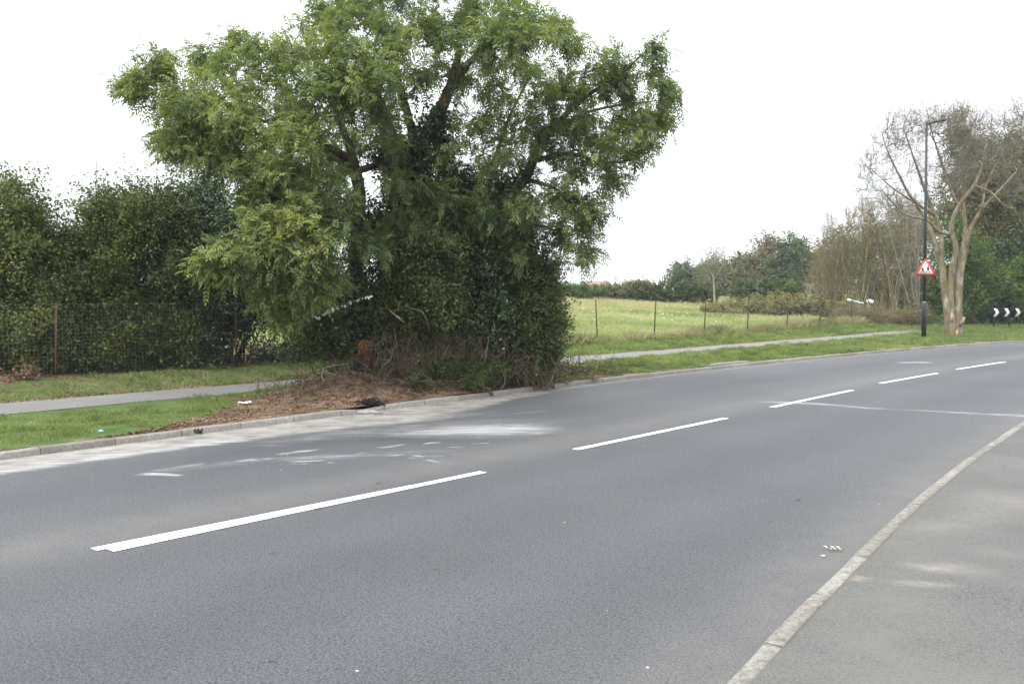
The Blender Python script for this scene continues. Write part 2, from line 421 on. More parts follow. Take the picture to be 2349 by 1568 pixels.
# kerb concrete with joints every 0.915 m and lichen
def kerb_mat(name, lich, grime):
    m, nt, b = mat_base(name, .9, .2)
    u = attrib(nt, 'u')
    tco = nt.nodes.new('ShaderNodeTexCoord').outputs['Object']
    a = noise(nt, 28, 4, .7, tco); l1 = noise(nt, 19, 5, .75, tco)
    c = ramp(nt, a, [(.3, (.16, .15, .14)), (.55, (.25, .24, .225)), (.75, (.35, .34, .32))])
    c = mixc(nt, ramp(nt, l1, [(.50, (0, 0, 0)), (.56, (lich,) * 3)]), c, (.13, .12, .105))
    c = mixc(nt, ramp(nt, noise(nt, 1.6, 5, .7, tco), [(.38, (0, 0, 0)), (.62, (grime,) * 3)]), c, (.17, .145, .12))
    seg = node(nt, 'ShaderNodeTexWhiteNoise', noise_dimensions='1D')
    nt.links.new(math_(nt, 'FLOOR', math_(nt, 'DIVIDE', u, .915)), seg.inputs['W'])
    c = mixc(nt, 1.0, c, ramp(nt, seg.outputs['Value'], [(0, (.78, .78, .76)), (1, (1.12, 1.12, 1.12))]), 'MULTIPLY')
    jt = math_(nt, 'LESS_THAN', math_(nt, 'FRACT', math_(nt, 'DIVIDE', u, .915)), .013)
    c = mixc(nt, math_(nt, 'MULTIPLY', jt, .85), c, (.05, .045, .04))
    nt.links.new(c, b.inputs['Base Color']); bump(nt, b, a, .5, .006)
    return m
M['kerb_far'] = kerb_mat('far_kerb_concrete', .55, .6)
M['kerb_near'] = kerb_mat('near_kerb_concrete', .8, .35)
# white thermoplastic marking, scuffed
m, nt, b = mat_base('thermoplastic_white', .55, .4)
tco = nt.nodes.new('ShaderNodeTexCoord').outputs['Object']
c = ramp(nt, noise(nt, 45, 4, .7, tco), [(.28, (.55, .55, .54)), (.42, (.80, .80, .79))])
nt.links.new(c, b.inputs['Base Color'])
c = mixc(nt, ramp(nt, noise(nt, 60, 5, .8, tco), [(.30, (.8, .8, .8)), (.36, (0, 0, 0))]), c, (.12, .12, .12))
c = mixc(nt, ramp(nt, noise(nt, 1.5, 3, .6, tco), [(.4, (0, 0, 0)), (.75, (.35, .35, .35))]), c, (.45, .44, .42))
nt.links.new(c, b.inputs['Base Color'])
M['marking'] = m
# land: soil under grass
def land(name, green, green2, soilc):
    m, nt, b = mat_base(name, .95, .1)
    tco = nt.nodes.new('ShaderNodeTexCoord').outputs['Object']
    gcol = ramp(nt, noise(nt, 2.2, 5, .65, tco), [(.35, green), (.65, green2)])
    gcol = mixc(nt, .5, gcol, ramp(nt, noise(nt, 35, 3, .7, tco), [(.3, (.4, .4, .4)), (.7, (1.35, 1.35, 1.3))]), 'MULTIPLY')
    s1 = noise(nt, 7, 6, .7, tco)
    scol = ramp(nt, s1, [(.32, tuple(x * .22 for x in soilc)), (.5, soilc), (.7, tuple(x * 1.5 for x in soilc))])
    scol = mixc(nt, 1.0, scol, ramp(nt, noise(nt, 1.3, 4, .6, tco), [(.35, (.45, .42, .40)), (.6, (1.1, 1.1, 1.1))]), 'MULTIPLY')
    so = attrib(nt, 'soil')
    f = math_(nt, 'MULTIPLY_ADD', math_(nt, 'SUBTRACT', noise(nt, 5, 5, .7, tco), .5), 1.3, so, clamp=True)
    f = math_(nt, 'SMOOTH_MIN', f, 1.0, .1)
    c = mixc(nt, ramp(nt, f, [(.35, (0, 0, 0)), (.6, (1, 1, 1))]), gcol, scol)
    nt.links.new(c, b.inputs['Base Color'])
    bump(nt, b, s1, .9, .06)
    return m
M['verge'] = land('verge_ground', (.055, .095, .025), (.10, .14, .045), (.17, .115, .082))
M['field'] = land('field_ground', (.15, .20, .06), (.25, .26, .11), (.2, .14, .09))
M['ground'] = land('outer_ground', (.06, .09, .03), (.10, .13, .05), (.15, .10, .07))

# ------------------------------------------------------------------ setting
o = grid('ground', *np.meshgrid(np.linspace(-1500, 1500, 41), np.linspace(-1500, 3000, 41), indexing='ij'), np.full((41, 41), -0.14), M['ground'])
tag(o, None, None, kind='structure')
# masks on the road, from world positions of the powder and the dust
def dpoly(Pxy, line):                       # distance to a polyline with interpolated width and strength
    best = np.full(Pxy.shape[:-1], 1e9); wv = np.zeros_like(best); sv = np.zeros_like(best)
    for (a, wa, sa), (b_, wb, sb) in zip(line[:-1], line[1:]):
        ab = b_ - a; q = np.clip(((Pxy - a) @ ab) / (ab @ ab + 1e-9), 0, 1)
        dist = np.linalg.norm(Pxy - a - q[..., None] * ab, axis=-1)
        k = dist < best
        best = np.where(k, dist, best); wv = np.where(k, wa + (wb - wa) * q, wv); sv = np.where(k, sa + (sb - sa) * q, sv)
    return best, wv, sv
def band(Pxy, px, soft=.5):
    line = [(G(x, y)[:2], w_, s) for x, y, w_, s in px]
    dd, wv, sv = dpoly(Pxy, line)
    return sv * (1 - sstep(1 - soft, 1 + soft * .6, dd / (wv + 1e-6)))
ts = np.concatenate([np.arange(-60, -2, 1.0), np.arange(-2, 26, 0.07), np.arange(26, 50, 0.2), np.arange(50, 101, 1.5)])
fr_ = np.linspace(0, 1, 141)
TT = ts[:, None] * np.ones(len(fr_)); dn, df = kerb_near(ts)[:, None], kerb_far(ts)[:, None]
DD = dn + (df - dn) * fr_
XY = xy(TT, DD)
pow_ = np.zeros(TT.shape); white = np.zeros(TT.shape)
B = lambda px, soft=.5: band(XY, px, soft)
kd = DD - df                                  # negative: metres in front of the far kerb
edge_w = np.interp(TT, [-5, 2, 4, 6.2, 8, 9.5, 11, 13, 15, 20, 60], [.8, .85, .95, 1.0, 1.15, 1.45, 1.25, .7, .35, .22, .18])
edge_s = np.interp(TT, [-5, 2, 8, 11, 13, 15, 20, 60], [.85, .9, .92, .92, .8, .6, .5, .4])
pow_ = np.maximum(pow_, edge_s * (1 - sstep(.75, 1.15, -kd / (edge_w * (1 + .25 * (vnoise(TT, DD, 5, .9) - .5))))))
white = np.maximum(white, sstep(.6, .95, -kd / edge_w) * (TT < 7) * .55)
b1 = B([(860, 1000, .3, .15), (950, 994, .5, .6), (1060, 986, .75, .74), (1180, 984, .75, .74), (1260, 986, .6, .5), (1330, 990, .3, .05)], 1.)
pow_ = np.maximum(pow_, b1); white = np.maximum(white, sstep(.2, .7, b1) * .6)
b1 = B([(700, 978, .35, .7), (850, 972, .35, .6), (980, 958, .4, .65), (1110, 945, .3, .25)], .7); pow_ = np.maximum(pow_, b1)
pow_ = np.maximum(pow_, B([(640, 1012, .5, .30), (800, 992, .7, .42), (950, 985, .75, .45), (1120, 968, .7, .40), (1330, 965, .5, .18)], 1.2))
pow_ = np.maximum(pow_, B([(330, 1085, .12, .2), (560, 1058, .22, .34), (760, 1046, .28, .36), (1000, 1035, .25, .32), (1130, 1022, .2, .15)], 1.2))
for px in ([(300, 1090, .05, .4), (345, 1086, .14, .8), (410, 1090, .08, .8)], [(350, 1080, .05, .4), (460, 1063, .12, .55)],
           [(545, 1057, .04, .7), (570, 1054, .07, .9), (598, 1055, .05, .8)], [(600, 1053, .04, .8), (625, 1051, .05, .8)],
           [(640, 1041, .06, .7), (690, 1035, .08, .95), (725, 1031, .05, .8)], [(680, 1058, .05, .8), (730, 1056, .05, .9)], [(655, 1062, .03, .6), (720, 1063, .04, .6)],
           [(750, 1060, .03, .8), (768, 1060, .04, .9)], [(876, 1026, .06, .9), (905, 1022, .06, .9), (935, 1018, .04, .6)], [(975, 1017, .05, 1), (1005, 1014, .05, 1)],
           [(895, 1044, .05, .9), (918, 1043, .05, .9)], [(955, 1044, .06, .9), (975, 1046, .05, .9)], [(985, 1054, .05, .9), (1002, 1060, .05, .8)],
           [(1033, 1025, .04, .8), (1052, 1025, .04, .8)], [(1085, 1018, .05, .6), (1120, 1015, .05, .7)], [(930, 1050, .03, .6), (1000, 1046, .03, .6), (1060, 1040, .02, .5)],
           [(500, 1062, .03, .5), (560, 1056, .04, .6)], [(780, 1045, .03, .6), (860, 1035, .04, .7)], [(1100, 955, .1, .3), (1250, 942, .12, .35)]):
    b1 = B([(x_, y_, w__ * .75, s__) for x_, y_, w__, s__ in px], .9) * .85; pow_ = np.maximum(pow_, b1); white = np.maximum(white, b1 > .2)
b1 = B([(1745, 921, .1, .45), (1785, 922, .22, .8), (1880, 926, .2, .8), (2000, 936, .13, .62), (2100, 940, .12, .55), (2180, 945, .14, .7), (2260, 949, .14, .75), (2400, 955, .2, .8)], 1.1) * .62
pow_ = np.maximum(pow_, b1); white = np.maximum(white, b1 > .1)
b1 = B([(2070, 831, .2, .7), (2125, 831, .2, .7)], .8); pow_ = np.maximum(pow_, b1); white = np.maximum(white, b1 > .1)
cdist = DD - centre_f(ts)[:, None]
dust = np.exp(-((cdist - .55) / .55) ** 2) * .75
nk = DD - dn
dust = np.maximum(dust, np.exp(-(nk / .55) ** 2) * 1.0)
dust = np.maximum(dust, np.exp(-(kd / 1.0) ** 2) * .5)
wheel = np.maximum.reduce([np.exp(-((cdist + o_) / .42) ** 2) for o_ in (1.0, 2.7)] + [np.exp(-((cdist - o_) / .42) ** 2) * .8 for o_ in (1.6, 3.2)])
camber = -0.012 * np.abs(cdist) * 0
road = grid('road', XY[..., 0], XY[..., 1], np.zeros(TT.shape) + camber, M['road'],
            attr={'stain': band(XY, [(150, 1082, .2, .3), (420, 1052, .35, .6), (640, 1022, .4, .9), (820, 1003, .35, 1.), (960, 1010, .3, .8), (1100, 1012, .25, .4)], 1.2), 'powder': pow_, 'white': white.astype(float), 'dust': dust, 'wheel': wheel})
tag(road, None, None, kind='structure')
# centre line: one mark painted twice beside itself, then single marks
def mark(t0, t1, off=0.0, wd=.105, z=.005, off2=None):
    tt = np.linspace(t0, t1, 14); c0 = centre_f(tt) + np.linspace(off, off if off2 is None else off2, 14) + fit(tt)
    e0 = wd / 2
    X0 = xy(tt + np.where(np.arange(14) == 13, .05, 0) * 0, c0 - e0); X1 = xy(tt, c0 + e0)
    A = np.stack([X0, X1], 1)
    o = grid('lane_marking', A[..., 0], A[..., 1], np.full(A.shape[:2], z), M['marking'], parent=road, smooth=False)
    o.data.update(); return o
mp_ = [((235, 1262), (1105, 1082)), ((1320, 1031), (1665, 959)), ((1770, 934), (1955, 895)), ((2020, 879), (2150, 856)), ((2195, 847), (2305, 830))]
mt = []; mo = []
for a, b_ in mp_:
    for q in (a, b_):
        t, d = td(G(*q)); mt.append(float(t)); mo.append(float(d - centre_f(t)))
fit = lambda tt: np.interp(tt, mt, mo)
for k in range(0, 10, 2):
    if k == 0:
        mark(mt[0] - .03, mt[0] + 3.0, .068, .10, .005, -.01); mark(mt[0] + .03, mt[1], -.05, .11, .0055, -.02)
    else: mark(mt[k], mt[k + 1])
for k in range(3): mark(mt[9] + 2 + 6 * k, mt[9] + 6 + 6 * k)
mark(mt[0] - 6.1, mt[0] - 2.1)

# kerbs
def kerb(name, f, side, z_top, wd, t0, t1, step=.15):
    tt = np.arange(t0, t1, step); u = np.concatenate([[0], np.cumsum(np.linalg.norm(np.diff(xy(tt, f(tt)), axis=0), axis=1))])
    prof = [(-.004, -.1), (-.004, z_top - .022), (.008, z_top - .006), (.022, z_top), (wd, z_top), (wd, z_top - .12)]
    wob = (vnoise(tt, tt * 0, 3, 1.1) - .5) * .008
    # each stone sits a little differently
    st = np.floor(u / .915).astype(int); r1 = np.random.default_rng(5).uniform(-.006, .006, st.max() + 2)
    zz = r1[st]
    brk = np.exp(-((tt - 9.9) / .35) ** 2) * .045 if side > 0 else 0
    X = np.stack([xy(tt, f(tt) + side * a + wob)[:, 0] for a, _ in prof], 1)
    Y = np.stack([xy(tt, f(tt) + side * a + wob)[:, 1] for a, _ in prof], 1)
    Z = np.stack([z + zz * (z > 0) - brk * (z > 0.05) for _, z in prof], 1)
    o = grid(name, X, Y, Z, M['kerb_far' if side > 0 else 'kerb_near'], attr={'u': np.repeat(u[:, None], len(prof), 1)}, smooth=False)
    tag(o, None, None, kind='structure'); return o
kerb('kerb', kerb_far, 1, .082, .13, -60, 95)
kerb('kerb', kerb_near, -1, .1, .102, -40, 95)
# near pavement
tt = np.concatenate([np.arange(-40, 0, 1.), np.arange(0, 24, .06), np.arange(24, 95, 1.)])
ff = np.concatenate([[.099, .112, .127, .142, .16, .18], np.arange(.25, 3.2, .08), [3.5, 4.5, 8, 20, 45]])
DDn = kerb_near(tt)[:, None] - ff
XYn = xy(tt[:, None] * np.ones(len(ff)), DDn)
o = grid('pavement', XYn[..., 0], XYn[..., 1], np.full(DDn.shape, .096) + .01 * (vnoise(tt[:, None] * np.ones(len(ff)), DDn, 8, .7) - .5) * (ff > .2), M['pavement'],
         attr={'needles': np.maximum(0, 1 - (ff - .099) / .05)[None, :] * np.ones(DDn.shape) * (.5 + .9 * vnoise(tt[:, None] * np.ones(len(ff)), DDn, 61, 1.4)),
               'patch': np.maximum.reduce([band(XYn, q, 1.) for q in ([(2090, 1330, .06, .3), (2135, 1336, .09, .7), (2215, 1340, .13, .3)], [(2060, 1372, .05, .3), (2120, 1376, .06, .6), (2190, 1380, .05, .3)], [(1955, 1360, .05, .6), (1970, 1362, .05, .6)], [(2150, 1240, .2, .2), (2349, 1180, .4, .25)])])})
tag(o, None, None, kind='structure')
# verge and field as one land surface, parted at the fence
soil_px = [(-100, 1053), (0, 1046), (110, 1025), (230, 1002), (330, 990), (430, 965), (510, 945), (545, 918), (640, 903), (700, 888), (760, 868), (900, 852), (1150, 845), (1290, 866), (1330, 876), (1400, 868)]
sp_t, sp_w = [], []
for q in soil_px:
    p = G(q[0], q[1], .12); t, d = td(p); sp_t.append(float(t)); sp_w.append(float(d - kerb_far(t)))
od = np.argsort(sp_t); sp_t = np.array(sp_t)[od]; sp_w = np.array(sp_w)[od]
def soil(t, d):
    w_ = np.interp(t, sp_t, sp_w, left=.15, right=.12)
    dl = d - kerb_far(t)
    s = 1 - sstep(-.35, .35, dl - w_ + (vnoise(t, d, 21, 2.2) - .5) * .7)
    s = np.maximum(s, 1 - sstep(.08, .2, dl))
    pf_, pb_ = path_front(t), path_back(t)
    s = np.maximum(s, .8 * np.exp(-((d - pb_ - .1) / .16) ** 2)); s = np.maximum(s, .42 * (d > pb_) * (1 - sstep(13.5, 17, t))); s = np.maximum(s, .45 * np.exp(-((d - pf_ + .05) / .1) ** 2))
    return s
tt = np.concatenate([np.arange(-70, 0, 2.), np.arange(0, 22, .12), np.arange(22, 60, .4), np.arange(60, 110, 3.)])
fr2 = np.linspace(0, 1, 61)
d0 = kerb_far(tt)[:, None] + .128; d1 = FENCE(tt)[:, None]
DDv = d0 + (d1 - d0) * fr2; TTv = tt[:, None] * np.ones(61)
XYv = xy(TTv, DDv)
o = grid('verge', XYv[..., 0], XYv[..., 1], H(TTv, DDv), M['verge'], attr={'soil': soil(TTv, DDv)}); tag(o, None, None, kind='structure')
ff = np.concatenate([np.linspace(0, 4, 12), np.linspace(4.6, 60, 50), np.linspace(70, 900, 20)])
DDf = d1 + ff; TTf = tt[:, None] * np.ones(len(ff))
tt2 = np.concatenate([np.arange(-70, 110, 2.5), np.linspace(115, 900, 30)])
TTf = tt2[:, None] * np.ones(len(ff)); DDf = FENCE(tt2)[:, None] + ff
XYf = xy(TTf, DDf)
o = grid('field', XYf[..., 0], XYf[..., 1], H(TTf, DDf), M['field'], attr={'soil': (TTf < 17) * (DDf < 23) * 1.0}); tag(o, None, None, kind='structure')
tt = np.arange(-60, 47.6, .3); fr3 = np.linspace(0, 1, 8)
wob = (vnoise(tt, tt * 0, 9, .8) - .5) * .16; wob2 = (vnoise(tt, tt * 0, 19, .8) - .5) * .16
a0 = path_front(tt) + wob; a1 = path_back(tt) + wob2
DDp = a0[:, None] + (a1 - a0)[:, None] * fr3; TTp = tt[:, None] * np.ones(8); XYp = xy(TTp, DDp)
o = grid('path', XYp[..., 0], XYp[..., 1], H(TTp, DDp) + .006 + .014 * np.sin(fr3 * math.pi)[None, :], M['path']); tag(o, None, None, kind='structure')
# worn crossing between the kerb and the path at the middle of the verge
tt = np.linspace(21.2, 23.2, 12)
DDw = kerb_far(tt)[:, None] + .13 + (.36 - .2 * np.abs(np.linspace(-1, 1, 12)) ** 2)[:, None] * np.linspace(0, 1, 6); TTw = tt[:, None] + np.linspace(0, .5, 6)
XYw = xy(TTw, DDw)
o = grid('path', XYw[..., 0], XYw[..., 1], H(TTw, DDw) + .012, M['path']); tag(o, None, None, kind='structure')

# ------------------------------------------------------------------ foliage builders
def unit(v): return v / (np.linalg.norm(v, axis=-1, keepdims=True) + 1e-9)
def leaf_quads(Pn, L, dirn, nrm, aspect=.45, fold=.12, droop=.12):
    n = len(Pn); L = np.broadcast_to(L, (n,))[:, None]
    side = unit(np.cross(dirn, nrm)); up = unit(np.cross(side, dirn))
    wv = L * aspect * .5
    a = Pn; b_ = Pn + dirn * L * .45 + side * wv + up * L * fold; c_ = Pn + dirn * L - up * L * droop; d_ = Pn + dirn * L * .45 - side * wv + up * L * fold
    return np.stack([a, b_, c_, d_], 1)
def rand_dirs(n): return unit(rng.normal(size=(n, 3)))
def cloud(blobs, n, size, cl_sigma=.2, per=40, up=.5, shell=.45, aspect=.6, floor=None):
    """small leaves in clumps through a union of ellipsoids (centre, radii)"""
    blobs = [(np.array(c), np.array(r)) for c, r in blobs]
    wt = np.array([r[0] * r[2] + r[0] * r[1] * .5 for _, r in blobs]); wt = wt / wt.sum()
    nc = max(3, n // per)
    bi = rng.choice(len(blobs), nc, p=wt)
    C = np.array([b_[0] for b_ in blobs])[bi]; Rr = np.array([b_[1] for b_ in blobs])[bi]
    u = rand_dirs(nc); rr = rng.random(nc) ** shell
    bump_ = .68 + .50 * vnoise(u[:, 0] * 4 + bi * 3.1, u[:, 1] * 4 + u[:, 2] * 5, 2, 1.0)
    Q = C + u * Rr * (rr * bump_)[:, None]
    cv = rng.random(nc)
    k = rng.integers(0, nc, n)
    sg = cl_sigma * (.6 + 1.1 * rng.random(nc))[k][:, None]
    off = rand_dirs(n) * (rng.random(n) ** .5)[:, None] * sg * 1.5
    axis = unit(u + rng.normal(size=u.shape) * .5 + np.array([0, 0, .35]))[k]
    Pn = Q[k] + off * .62 + axis * (np.sum(off * axis, 1) * 1.1)[:, None]
    out = unit(u[k] * .8 + rng.normal(size=(n, 3)) * .7 + np.array([0, 0, up]))
    dr = unit(np.cross(out, rand_dirs(n)) + u[k] * .35)
    L = size * rng.uniform(.65, 1.35, n)
    v = np.clip(.5 * cv[k] + .5 * rng.random(n), 0, 1)
    if floor is not None:
        keep = Pn[:, 2] > Hw(Pn) + floor
        Pn, out, dr, L, v = Pn[keep], out[keep], dr[keep], L[keep], v[keep]
    return leaf_quads(Pn, L, dr, out, aspect), v
def grow(limbs, targets, tip_r=.004, expo=2.2, bend=.25, max_dist=3.0, sag=.0):
    """join every target to the nearest point of the growing skeleton; returns the paths with radii"""
    nodes = []; par = []; base_r = []; tang = []; paths = []
    for pts, rads in limbs:
        pts = np.asarray(pts, float); n = len(pts)
        s = np.linspace(0, n - 1, (n - 1) * 5 + 1)
        sm = np.stack([np.interp(s, np.arange(n), pts[:, k]) for k in range(3)], 1)
        for _ in range(3): sm[1:-1] = .5 * sm[1:-1] + .25 * (sm[:-2] + sm[2:])
        rr = np.interp(s, np.linspace(0, n - 1, len(rads)), rads)
        i0 = len(nodes)
        tn = np.gradient(sm, axis=0)
        for i in range(len(sm)):
            nodes.append(sm[i]); par.append(i0 + i - 1 if i else -1); base_r.append(rr[i]); tang.append(unit(tn[i]))
        paths.append(list(range(i0, i0 + len(sm))))
    N = np.zeros((len(nodes) + len(targets) * 8, 3)); N[:len(nodes)] = nodes; cnt = len(nodes)
    tg = np.zeros_like(N); tg[:cnt] = tang
    par += [0] * (len(N) - cnt); base_r += [0.0] * (len(N) - cnt)
    d0 = np.array([np.min(np.linalg.norm(N[:cnt] - t, axis=1)) for t in targets])
    for ti in np.argsort(d0):
        t = targets[ti]
        v = t - N[:cnt]; dist = np.linalg.norm(v, axis=1)
        cosv = np.sum(v * tg[:cnt], axis=1) / (dist + 1e-6)
        j = int(np.argmin(dist * (1.25 - .45 * cosv)))
        L = dist[j]
        if L < .05: continue
        n = int(np.clip(round(L / .22), 2, 7))
        p0 = N[j]; c1 = p0 + tg[j] * L * (.45 if bend > .2 else .28) + rng.normal(size=3) * L * bend * .25
        s = np.linspace(0, 1, n + 1)[1:, None]
        pts = (1 - s) ** 2 * p0 + 2 * s * (1 - s) * c1 + s ** 2 * t + rng.normal(size=(n, 3)) * L * .025
        pts[:, 2] -= sag * L * (s[:, 0] ** 2)
        ids = [j]
        prev = j
        for q in pts:
            N[cnt] = q; par[cnt] = prev; tg[cnt] = unit(q - N[prev]); ids.append(cnt); prev = cnt; cnt += 1
        paths.append(ids)
    rad_ = np.zeros(cnt); acc = np.zeros(cnt)
    for i in range(cnt - 1, -1, -1):
        r = max(acc[i] ** (1 / expo) if acc[i] > 0 else tip_r, tip_r)
        r = max(r, base_r[i]) if base_r[i] else r
        rad_[i] = r
        if par[i] >= 0: acc[par[i]] += min(r, 1) ** expo * (0.999)
    # limb nodes keep the radius they were drawn with
    for i in range(cnt):
        if base_r[i]: rad_[i] = base_r[i]
    return N[:cnt], rad_, paths, len(limbs), tg[:cnt]
def skeleton_mesh(name, sk, mat, parent, sides_main=10, sides=4, main=True, twigs=True, lump=.06):
    N, rad_, paths, nl, _ = sk
    s = Shape()
    for k, ids in enumerate(paths):
        is_main = k < nl
        if is_main and not main or (not is_main and not twigs): continue
        pts = N[ids]; r = rad_[ids].copy()
        if not is_main: r[0] = min(r[0], r[1] * 1.15)
        s.tube(pts, r, sides_main if is_main else (5 if r[1] > .02 else sides), rng.random(), True, lump if is_main else 0)
    return s.build(name, mat, parent, smooth=True)

def sprays(s, sk, per, length, r, up=.5, spread=.45):
    N, rad_, paths, nl, tg = sk
    for ids in paths[nl:]:
        for _ in range(per):
            q = ids[rng.integers(1, len(ids))] if len(ids) > 1 else ids[0]
            if rng.random() < .45: q = ids[-1]
            dr_ = unit(tg[q] * .7 + rng.normal(size=3) * spread + np.array([0, 0, up])); L = length * rng.uniform(.5, 1.3)
            a = N[q]; m_ = a + dr_ * L * .5 + rng.normal(size=3) * L * .04; e = a + dr_ * L + np.array([0, 0, up * L * .15])
            s.tube([a, m_, e], [r, r * .8, r * .4], 3, rng.random(), False)
            for _k in range(2):
                d2 = unit(dr_ + rng.normal(size=3) * .5); s.tube([m_, m_ + d2 * L * rng.uniform(.25, .5)], [r * .7, r * .35], 3, rng.random(), False)
# ------------------------------------------------------------------ the big ash
D0 = 17.3
base = T(836, 866)
ash = thing('ash_tree', (base[0], base[1], float(Hw(base))), 'large spreading ash tree with ivy covered stems and scorched torn trunk on the verge', 'tree')
def L_(px, r): return ([P(x, y, D0 + dz) for x, y, dz in px], [q * .78 for q in r])
limbs = [
    L_([(838, 885, 0.), (828, 800, .05), (816, 700, .1), (815, 620, .1), (822, 520, .1), (826, 440, .1), (815, 388, .1)], [.23, .19, .17, .155, .15, .145, .14]),
    L_([(815, 388, .1), (775, 345, -.3), (725, 330, -.7), (655, 322, -1.2), (580, 300, -1.6), (500, 285, -1.8)], [.11, .1, .08, .06, .04, .02]),
    L_([(816, 392, .1), (760, 396, -.4), (690, 396, -1.0), (610, 385, -1.5), (520, 355, -1.4)], [.1, .08, .065, .04, .02]),
    L_([(815, 390, .1), (800, 330, .2), (770, 250, .0), (725, 150, -.4), (690, 60, -.6)], [.12, .1, .07, .05, .02]),
    L_([(812, 385, .1), (760, 360, .8), (690, 250, 1.6), (600, 160, 2.0), (480, 120, 2.0)], [.1, .08, .06, .04, .02]),
    L_([(820, 392, .1), (868, 378, .1), (905, 352, .0), (930, 315, -.2)], [.09, .07, .05, .03]),
    L_([(880, 870, .4), (896, 740, .4), (905, 600, .4), (925, 460, .4), (955, 350, .3), (1010, 255, .2), (1035, 195, .1), (1085, 130, -.2), (1150, 85, -.6), (1240, 50, -1.)], [.2, .18, .17, .16, .16, .15, .12, .065, .045, .02]),
    L_([(955, 350, .3), (935, 260, .6), (900, 140, .8), (875, 30, .8), (870, -80, .8)], [.12, .1, .08, .06, .04]),
    L_([(1030, 205, .1), (1050, 140, .6), (1062, 40, 1.), (1100, -70, 1.2)], [.1, .08, .06, .04]),
    L_([(940, 400, .4), (900, 300, -.6), (860, 200, -1.6), (830, 110, -2.1)], [.1, .08, .05, .02]),
    L_([(1066, 868, 1.3), (1070, 700, 1.3), (1085, 580, 1.2), (1108, 490, 1.1), (1165, 445, .9), (1212, 408, .8), (1230, 335, .7), (1262, 298, .5), (1340, 222, .2), (1420, 175, 0.), (1495, 105, -.2)], [.17, .15, .14, .13, .13, .12, .09, .075, .05, .035, .012]),
    L_([(1222, 370, .7), (1300, 348, .3), (1380, 372, 0.), (1440, 372, -.1), (1505, 330, -.2)], [.07, .05, .035, .025, .01]),
    L_([(1210, 412, .8), (1280, 432, .4), (1320, 480, .2), (1345, 540, .1), (1358, 580, .1)], [.06, .035, .025, .015, .008]),
    L_([(1095, 540, 1.2), (1180, 520, 1.5), (1240, 515, 1.4), (1290, 535, 1.2)], [.07, .05, .03, .015]),
    L_([(1235, 330, .7), (1330, 260, 1.4), (1420, 240, 1.6), (1520, 230, 1.4)], [.05, .04, .03, .012]),
    L_([(1115, 480, 1.1), (1130, 380, 1.9), (1170, 260, 2.3), (1230, 150, 2.4)], [.08, .06, .04, .02]),
    L_([(825, 470, .1), (760, 470, -.9), (690, 500, -1.6), (610, 560, -1.9), (520, 590, -2.)], [.06, .05, .035, .02, .01]),
    L_([(818, 600, .1), (760, 590, -.8), (700, 620, -1.3), (640, 660, -1.5)], [.04, .03, .02, .01]),
]
